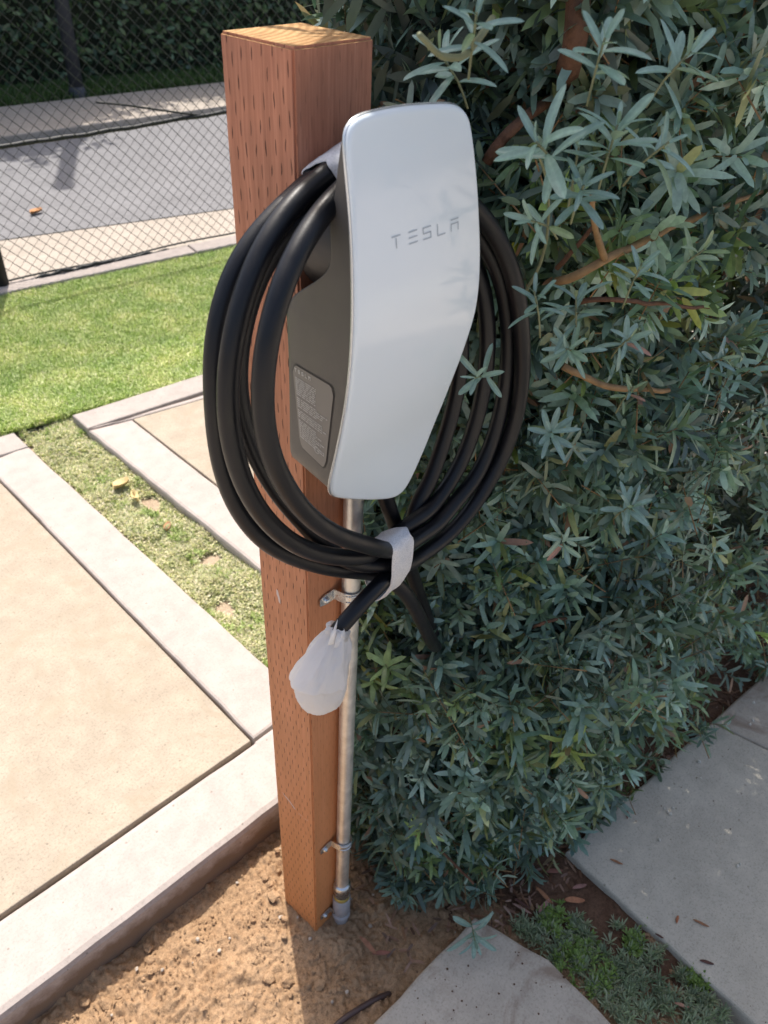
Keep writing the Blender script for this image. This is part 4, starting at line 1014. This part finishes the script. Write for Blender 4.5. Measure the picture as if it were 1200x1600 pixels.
gp = [P2(790, 1440, .01), P2(870, 1420, .01), P2(960, 1440, .01), P2(1060, 1500, .01), P2(1150, 1600, .01), P2(1230, 1700, .01), P2(1060, 1700, .01), P2(960, 1595, .01), P2(880, 1515, .01), P2(820, 1470, .01)]
mn = np.min(gp, 0); mxx = np.max(gp, 0); c1_ = []; c2_ = []
while len(c1_) < 330:
    p = (random.uniform(mn[0], mxx[0]), random.uniform(mn[1], mxx[1]))
    if in_poly(p, gp) and noise.noise(Vector((p[0]*22, p[1]*22, 9))) > -.22: c1_.append((*p, .006+random.uniform(0, .006)))
for c_, k, s in (((895, 1490), 60, .030), ((860, 1445), 34, .022), ((940, 1530), 30, .02), ((1090, 1530), 34, .016), ((985, 1475), 22, .02)):
    q = P2(*c_, .01)
    for _ in range(k): c2_.append((q[0]+random.gauss(0, s*.7), q[1]+random.gauss(0, s*.5), .008+random.uniform(0, .008)))
tufts('ground_cover', c1_, 15, .020, .0026, [(.21, .26, .16), (.26, .31, .19), (.29, .31, .20), (.15, .19, .11)], 'grey-green rosettes growing between the two grey slabs')
tufts('weeds', c2_, 11, .015, .0036, [(.17, .25, .06), (.22, .31, .09)], 'bright green weeds among the rosettes beside the grey slab')
# planted strip on the left: mossy thyme
sp_ = [P2(30, 680, .05), P2(118, 652, .05), P2(140, 672, .05), P2(406, 893, .05), P2(440, 1010, .05), P2(470, 1150, .05), P2(418, 1050, .05)]
mn = np.min(sp_, 0); mxx = np.max(sp_, 0); c1_ = []; c2_ = []
while len(c1_) < 9000:
    p = (random.uniform(mn[0], mxx[0]), random.uniform(mn[1], mxx[1]))
    nz_ = noise.noise(Vector((p[0]*9, p[1]*9, 4)))
    if in_poly(p, sp_) and nz_ > -.50: c1_.append((*p, .040+.016*max(0, nz_+.3)+random.uniform(0, .006)))
while len(c2_) < 260:
    p = (random.uniform(mn[0], mxx[0]), random.uniform(mn[1], mxx[1]))
    if in_poly(p, sp_) and noise.noise(Vector((p[0]*14, p[1]*14, 40))) > .22: c2_.append((*p, .052))
tufts('thyme_mat', c1_, 11, .0125, .0036, [(.60, .54, .36), (.64, .58, .40), (.50, .50, .28), (.68, .60, .47), (.46, .46, .29)], 'mossy pale green ground cover in the strip between the pale slabs', 85)
tufts('strip_weeds', c2_, 9, .014, .004, [(.30, .37, .12), (.34, .40, .15)], 'small brighter green plants in the mossy strip between the slabs', 80)

# ------------------------------------------------------------------ fallen leaves
def fallen(px, py, z, L, w, c, label, rz=None, curl=.25, name='fallen_leaf'):
    p = atz(px, py, z); V = []; rz = random.uniform(0, 6.28) if rz is None else rz; ts = np.linspace(0, 1, 9)
    for t in ts:
        ww = w*.5*math.sin(math.pi*min(1, t*.96+.02))**.7
        for s in (-1, 0, 1):
            V.append(((t-.5)*L, s*ww+.1*w*math.sin(t*5), .0012+curl*w*abs(s)*.8+curl*L*.35*(t-.5)**2))
    Fq = [(i*3+j, i*3+j+1, (i+1)*3+j+1, (i+1)*3+j) for i in range(8) for j in range(2)]
    m = simple('dry_leaf', c, .7, 0, .3, 0, .25, 120); o = mesh_obj(name, V, Fq, m, None, True, loc=tuple(p)); o.rotation_euler = (0, 0, rz)
    tag(o, label, 'leaf', 'dry leaves lying on the ground'); md = o.modifiers.new('thickness', 'SOLIDIFY'); md.thickness = .0006; md.offset = 1; return o
R_ = math.radians
BR_, RB_, DK_ = (.34, .16, .08), (.28, .12, .085), (.10, .045, .035)
fallen(980, 1273, ZR+.001, .022, .005, RB_, 'small reddish leaf on the large grey slab nearest the hedge side', R_(30))
fallen(963, 1347, ZR+.001, .026, .005, BR_, 'brown leaf on the grey slab edge beside the mulch', R_(-70))
fallen(1058, 1437, ZR+.001, .016, .005, (.40, .15, .07), 'short orange leaf on the grey slab, left of a longer brown one', R_(20))
fallen(1095, 1443, ZR+.001, .030, .005, BR_, 'long brown leaf in the middle of the large grey slab', R_(-72))
fallen(1104, 1504, ZR+.001, .025, .006, DK_, 'dark maroon leaf on the grey slab near the weeds', R_(-60))
fallen(1030, 1463, ZR+.001, .016, .004, DK_, 'small dark leaf at the slab edge above the weeds', R_(-75))
fallen(850, 1400, .018, .044, .008, BR_, 'orange-brown leaf slanting on the mulch between hedge and slab', R_(-95), .35)
fallen(897, 1408, .018, .040, .012, (.42, .19, .10), 'broad curled orange leaf on the mulch beside the slab edge', R_(-45), .4)
fallen(865, 1362, .018, .036, .009, RB_, 'pinkish brown leaf lying against the corner of the grey slab', R_(-40), .3)
fallen(850, 1416, .018, .036, .008, (.36, .20, .17), 'pale pink leaf below the slanting orange leaf on the mulch', R_(0), .3)
fallen(905, 1386, .018, .030, .008, (.32, .17, .14), 'pinkish leaf close to the slab edge above the broad orange leaf', R_(-30), .3)
fallen(815, 1412, .018, .034, .006, DK_, 'dark brown leaf on the mulch left of the pink leaf', R_(-80), .3)
fallen(575, 1478, .014, .044, .009, (.36, .17, .10), 'reddish leaf on the soil in front of the conduit foot', R_(-90), .35)
fallen(596, 1490, .012, .034, .008, RB_, 'narrow brown leaf on the soil right of the conduit foot', R_(-40), .35)
fallen(1065, 1571, .016, .026, .006, (.36, .20, .14), 'tan leaf on the bare soil among the weeds', R_(-60), .2)
fallen(815, 1420, .018, .040, .006, (.30, .18, .14), 'long thin pale leaf lying on the mulch near the weeds', R_(-75), .2)
fallen(190, 762, .060, .058, .030, (.62, .48, .24), 'crumpled pale yellow leaf on the mossy strip between slabs', R_(10), .9)
fallen(212, 780, .060, .048, .022, (.55, .42, .20), 'curled ochre leaf beside the pale yellow one on the mossy strip', R_(80), 1.0)
fallen(262, 825, .055, .040, .020, (.34, .17, .08), 'small brown leaf in the mossy strip', R_(50), .5)
fallen(57, 333, .004, .085, .045, (.42, .20, .08), 'brown leaf lying on the road behind the fence', R_(20), .5)
# litter: many small brown bits under and beside the hedge
n_ = 1000; x = rng.uniform(.22, 1.3, n_); yl = np.interp(x, [.1, .25, .45, 1.3], [-.16, -.26, -.30, -.40]); y = yl+rng.exponential(.05, n_)
x2 = rng.uniform(.08, .25, 70); y2 = rng.uniform(-.20, .02, 70); x = np.r_[x, x2]; y = np.r_[y, y2]; n_ = len(x)
zz2 = np.array([max(soil_height(a, b), -.004)+.010 for a, b in zip(x, y)]); ph = rng.uniform(0, 6.28, n_)
d = np.c_[np.cos(ph), np.sin(ph), rng.normal(0, .12, n_)]; nn = np.c_[rng.normal(0, .2, (n_, 2)), np.ones(n_)]
cl_ = np.array([(.22, .11, .065), (.17, .085, .05), (.26, .14, .08), (.11, .06, .04), (.30, .18, .13)])[rng.integers(0, 5, n_)]
tag(leaf_cloud('leaf_litter', np.c_[x, y, zz2], d, nn, rng.uniform(.012, .034, n_), rng.uniform(.003, .006, n_), rng.uniform(-.2, .2, n_), cl_, M['leaf'], None, False), 'dry brown needles and leaves littering the soil under the hedge', 'leaf litter', kind='stuff')
# crumbs on the grey slabs
pts = []
for px, py, r in ((1047, 1272, .0045), (1043, 1268, .003), (1052, 1262, .002), (928, 1288, .004), (1030, 1312, .0035), (1152, 1353, .004), (1177, 1098, .004), (1092, 1190, .004), (1172, 1132, .003), (1176, 1126, .003), (1095, 1216, .002), (1156, 1350, .003), (1038, 1263, .002)):
    p = atz(px, py, ZR+.002); pts.append((p[0], p[1], ZR+.002+r*.4, r))
tag(lumps('pale_crumbs', pts, simple('pale_crumb', (.60, .56, .48), .7), sub=2), 'pale crumbs and pebbles lying on the grey slabs', 'debris', kind='stuff')
pts = []
for _ in range(120):
    u, v = random.uniform(0, 1.1), random.uniform(0, .9); q = A+dA*u+dB*v; r = random.uniform(.0008, .0018); pts.append((q[0], q[1], ZR+.001+r*.4, r))
for _ in range(45):
    q = np.array(P2(random.uniform(640, 900), random.uniform(1470, 1600), ZR)); r = random.uniform(.0008, .0022)
    if q[0] > .0: pts.append((q[0], q[1], ZR+r*.4, r))
tag(lumps('dark_specks', pts, M['mulch'], sub=1), 'dark specks of mulch blown over the grey slabs', 'debris', kind='stuff')

# ------------------------------------------------------------------ chain-link fence
f0 = np.array(atz(0, 449, ZS)[:2])+[.0, .0]; f1 = np.array(atz(365, 369, ZS)[:2]); fd = (f1-f0)/np.linalg.norm(f1-f0)
fn = empty('chain_link_fence', (*f0, ZS)); tag(fn, 'dark chain-link fence between the lawn and the road', 'fence'); fo0 = np.array([*f0, ZS])
P_all = []; Fq = []; n_ = 0; pitch = .0265; ztop = 1.75; x_lo, x_hi = -1.2, 2.6; rw = .0018
nzig = int(ztop/pitch)
V = []; Fm = []
for k in range(int((x_lo-0)/pitch), int(x_hi/pitch)):
    x0 = k*pitch
    P_ = []
    for j in range(nzig+1):
        zz3 = .015+j*pitch; s = ((j+k) % 2)*pitch*1.03
        xx = x0+s; dep = .0012*(1 if (j+k) % 2 else -1)
        sag = .006*noise.noise(Vector((xx*2.5, zz3*2.5, 1)))
        P_.append((fd[0]*(xx+sag)-fd[1]*dep, fd[1]*(xx+sag)+fd[0]*dep, zz3+sag))
    P_ = np.array(P_)
    b = len(V); 
    for i, p in enumerate(P_):
        for a in (0, 2.094, 4.189): V.append(p+np.array([0, 0, 0])+rw*np.array([fd[0]*math.cos(a)-fd[1]*math.sin(a), fd[1]*math.cos(a)+fd[0]*math.sin(a), .5*math.cos(a)]))
    m = len(P_)
    for i in range(m-1):
        for j in range(3): j2 = (j+1) % 3; Fm.append((b+3*i+j, b+3*i+j2, b+3*i+3+j2, b+3*i+3+j))
wm = np_mesh('chain_link_mesh', np.array(V), [np.array(Fm)], M['fence'], None, fn); wm['kind'] = 'stuff'
def fpt(x, z, dep=0): return np.array([fd[0]*x-fd[1]*dep, fd[1]*x+fd[0]*dep, z])
V, Fc = tube([fpt(.012, -.05), fpt(.012, 1.8)], .030, 20); mesh_obj('fence_post', V, Fc, M['fence_black'], fn)
V, Fc = tube([fpt(2.45, -.05), fpt(2.45, 1.8)], .030, 20); mesh_obj('fence_post', V, Fc, M['fence_black'], fn)
V, Fc = tube([fpt(x_lo, 1.77), fpt(2.6, 1.77)], .003, 8); mesh_obj('top_wire', V, Fc, M['fence_black'], fn)
V, Fc = tube([fpt(x, .022+.004*math.sin(x*9), -.006) for x in np.linspace(x_lo, 2.6, 60)], .0045, 8); mesh_obj('bottom_wire', V, Fc, M['fence_black'], fn)
# dark rope caught along the mesh
def wire_at(px, py, dep=.0):
    n2 = np.array([-fd[1], fd[0], 0]); d = ray(px, py); o_ = np.array([*f0, ZS])+n2*dep; return CAM+d*(((o_-CAM)@n2)/(d@n2))-fo0
rp = [wire_at(-60, 238, .01), wire_at(0, 229, .01), wire_at(60, 221, .01), wire_at(120, 212, .01), wire_at(200, 200, .01), wire_at(280, 186, .01), wire_at(352, 176, .01), wire_at(460, 160, .01)]
rp = smooth_path(spline(rp, .04), 2); rp[:, 2] += [.006*noise.noise(Vector((p[0]*9, 3, 1))) for p in rp]
V, Fc = tube(rp, [.0095*(1+.25*noise.noise(Vector((p[0]*14, 0, 0)))) for p in rp], 8)
o = mesh_obj('rope', np.array(V)+fo0, Fc, M['fence_black']); tag(o, 'thick dark rope strung along the chain-link fence at knee height', 'rope')
rp = smooth_path(spline([wire_at(150, 160, .01), wire_at(190, 163, .01), wire_at(250, 172, .01), wire_at(320, 181, .01)], .04), 2)
V, Fc = tube(rp, .0045, 8); o = mesh_obj('rope', np.array(V)+fo0, Fc, M['fence_black']); tag(o, 'thin dark cord sloping down to meet the thick rope on the fence', 'rope')
bw = [wire_at(45, 442, -.01), wire_at(80, 428, -.02), wire_at(150, 413, -.02), wire_at(230, 397, -.015), wire_at(300, 386, -.01)]
bw = spline(bw, .03); bw[:, 2] += [.012*noise.noise(Vector((p[0]*20, 7, 1))) for p in bw]
V, Fc = tube(bw, .009, 8); o = mesh_obj('rope', np.array(V)+fo0, Fc, M['fence_black']); tag(o, 'dark twisted rope lying at the foot of the chain-link fence', 'rope')

# ------------------------------------------------------------------ pole, tree and hedge across the road
pb = G(124, 160); o = tube_obj('street_pole', [(pb[0], pb[1], -.02), (pb[0], pb[1], 2), (pb[0], pb[1], 4.1)], .055, M['pole'], None, 20); tag(o, 'dark upright pole by the far pavement in front of the clipped hedge', 'pole')
V, Fc = lathe((pb[0], pb[1], .0), (pb[0], pb[1], .12), [(0, .075), (.5, .075), (1, .056)], 20); mesh_obj('pole_base', V, Fc, M['pole'], o)
V, Fc = lathe((pb[0], pb[1], 4.02), (pb[0], pb[1], 4.22), [(0, .056), (.3, .066), (.8, .066), (1, .03)], 20); mesh_obj('pole_head', V, Fc, M['pole'], o)
fh = empty('clipped_hedge', (3.6, 7.1, 0)); tag(fh, 'dense dark green clipped hedge across the road', 'hedge')
n_ = 34000; ho = np.array([3.6, 7.1, 0]); e0 = c0+np.array([.12, .50]); 
s = rng.uniform(-4.5, 6.5, n_); dep = rng.uniform(0, 1, n_)**1.6*.7; z = rng.uniform(.05, 2.6, n_)
P = np.c_[e0[0]+dc[0]*s-dc[1]*dep, e0[1]+dc[1]*s+dc[0]*dep, z]
P[:, 1] += np.array([.10*noise.noise(Vector((a*2.2, c*2.2, 0))) for a, c in zip(P[:, 0], P[:, 2])])
d = rng.normal(0, 1, (n_, 3))+[0, -.6, .2]; nn = rng.normal(0, .6, (n_, 3))+[0, -.6, .8]
C = np.array([(.08, .14, .065), (.11, .18, .08), (.06, .105, .06), (.15, .21, .09)])[rng.integers(0, 4, n_)]*rng.uniform(.7, 1.3, (n_, 1))
o = leaf_cloud('foliage', P-ho, d, nn, rng.uniform(.05, .10, n_), rng.uniform(.025, .045, n_), rng.uniform(0, .3, n_), C, M['leaf'], fh, True); o['kind'] = 'stuff'
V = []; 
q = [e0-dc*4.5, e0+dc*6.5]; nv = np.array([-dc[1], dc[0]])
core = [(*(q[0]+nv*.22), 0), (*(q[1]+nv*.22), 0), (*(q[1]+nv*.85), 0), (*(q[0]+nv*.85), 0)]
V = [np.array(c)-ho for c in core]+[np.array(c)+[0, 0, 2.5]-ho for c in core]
mesh_obj('dark_core', V, [(0, 1, 5, 4), (1, 2, 6, 5), (2, 3, 7, 6), (3, 0, 4, 7), (4, 5, 6, 7)], simple('core_shade', (.02, .028, .014), .95), fh, False)  # solid box within the leaves, its dark colour standing in for inner shade

# tree beside the far pavement, its crown above the picture; it shades pavement and road
def shade_tree(px, py, hgt, rad, nleaf, label):
    g = G(px, py); cx, cy = g[0]+sdir.x/sdir.z*hgt, g[1]+sdir.y/sdir.z*hgt
    t = empty('street_tree', (cx+.1, cy+1.0, 0)); tag(t, label, 'tree'); to = np.array(t.location)
    P_ = smooth_path(spline([(cx+.1, cy+1.0, -.05), (cx+.15, cy+.9, hgt*.4), (cx, cy+.3, hgt*.8), (cx, cy, hgt+.2)], .15), 1)
    V, Fc = tube(P_-to, np.linspace(.11, .04, len(P_)), 10); mesh_obj('trunk', V, Fc, M['bark'], t)
    c = rng.normal(0, 1, (14, 3))*[rad*.55, rad*.35, rad*.3]+[cx, cy, hgt+.2]
    pp = c[rng.integers(0, 14, nleaf)]+rng.normal(0, rad*.22, (nleaf, 3))
    o = leaf_cloud('crown', pp-to, rng.normal(0, 1, (nleaf, 3)), rng.normal(0, 1, (nleaf, 3))+[0, 0, .6], rng.uniform(.07, .13, nleaf), rng.uniform(.03, .06, nleaf), rng.uniform(0, .3, nleaf), np.tile([(.06, .11, .03)], (nleaf, 1)), M['leaf'], t, True); o['kind'] = 'stuff'
shade_tree(-60, 208, 3.2, .72, 6500, 'leafy street tree left of the pole, shading the far pavement')
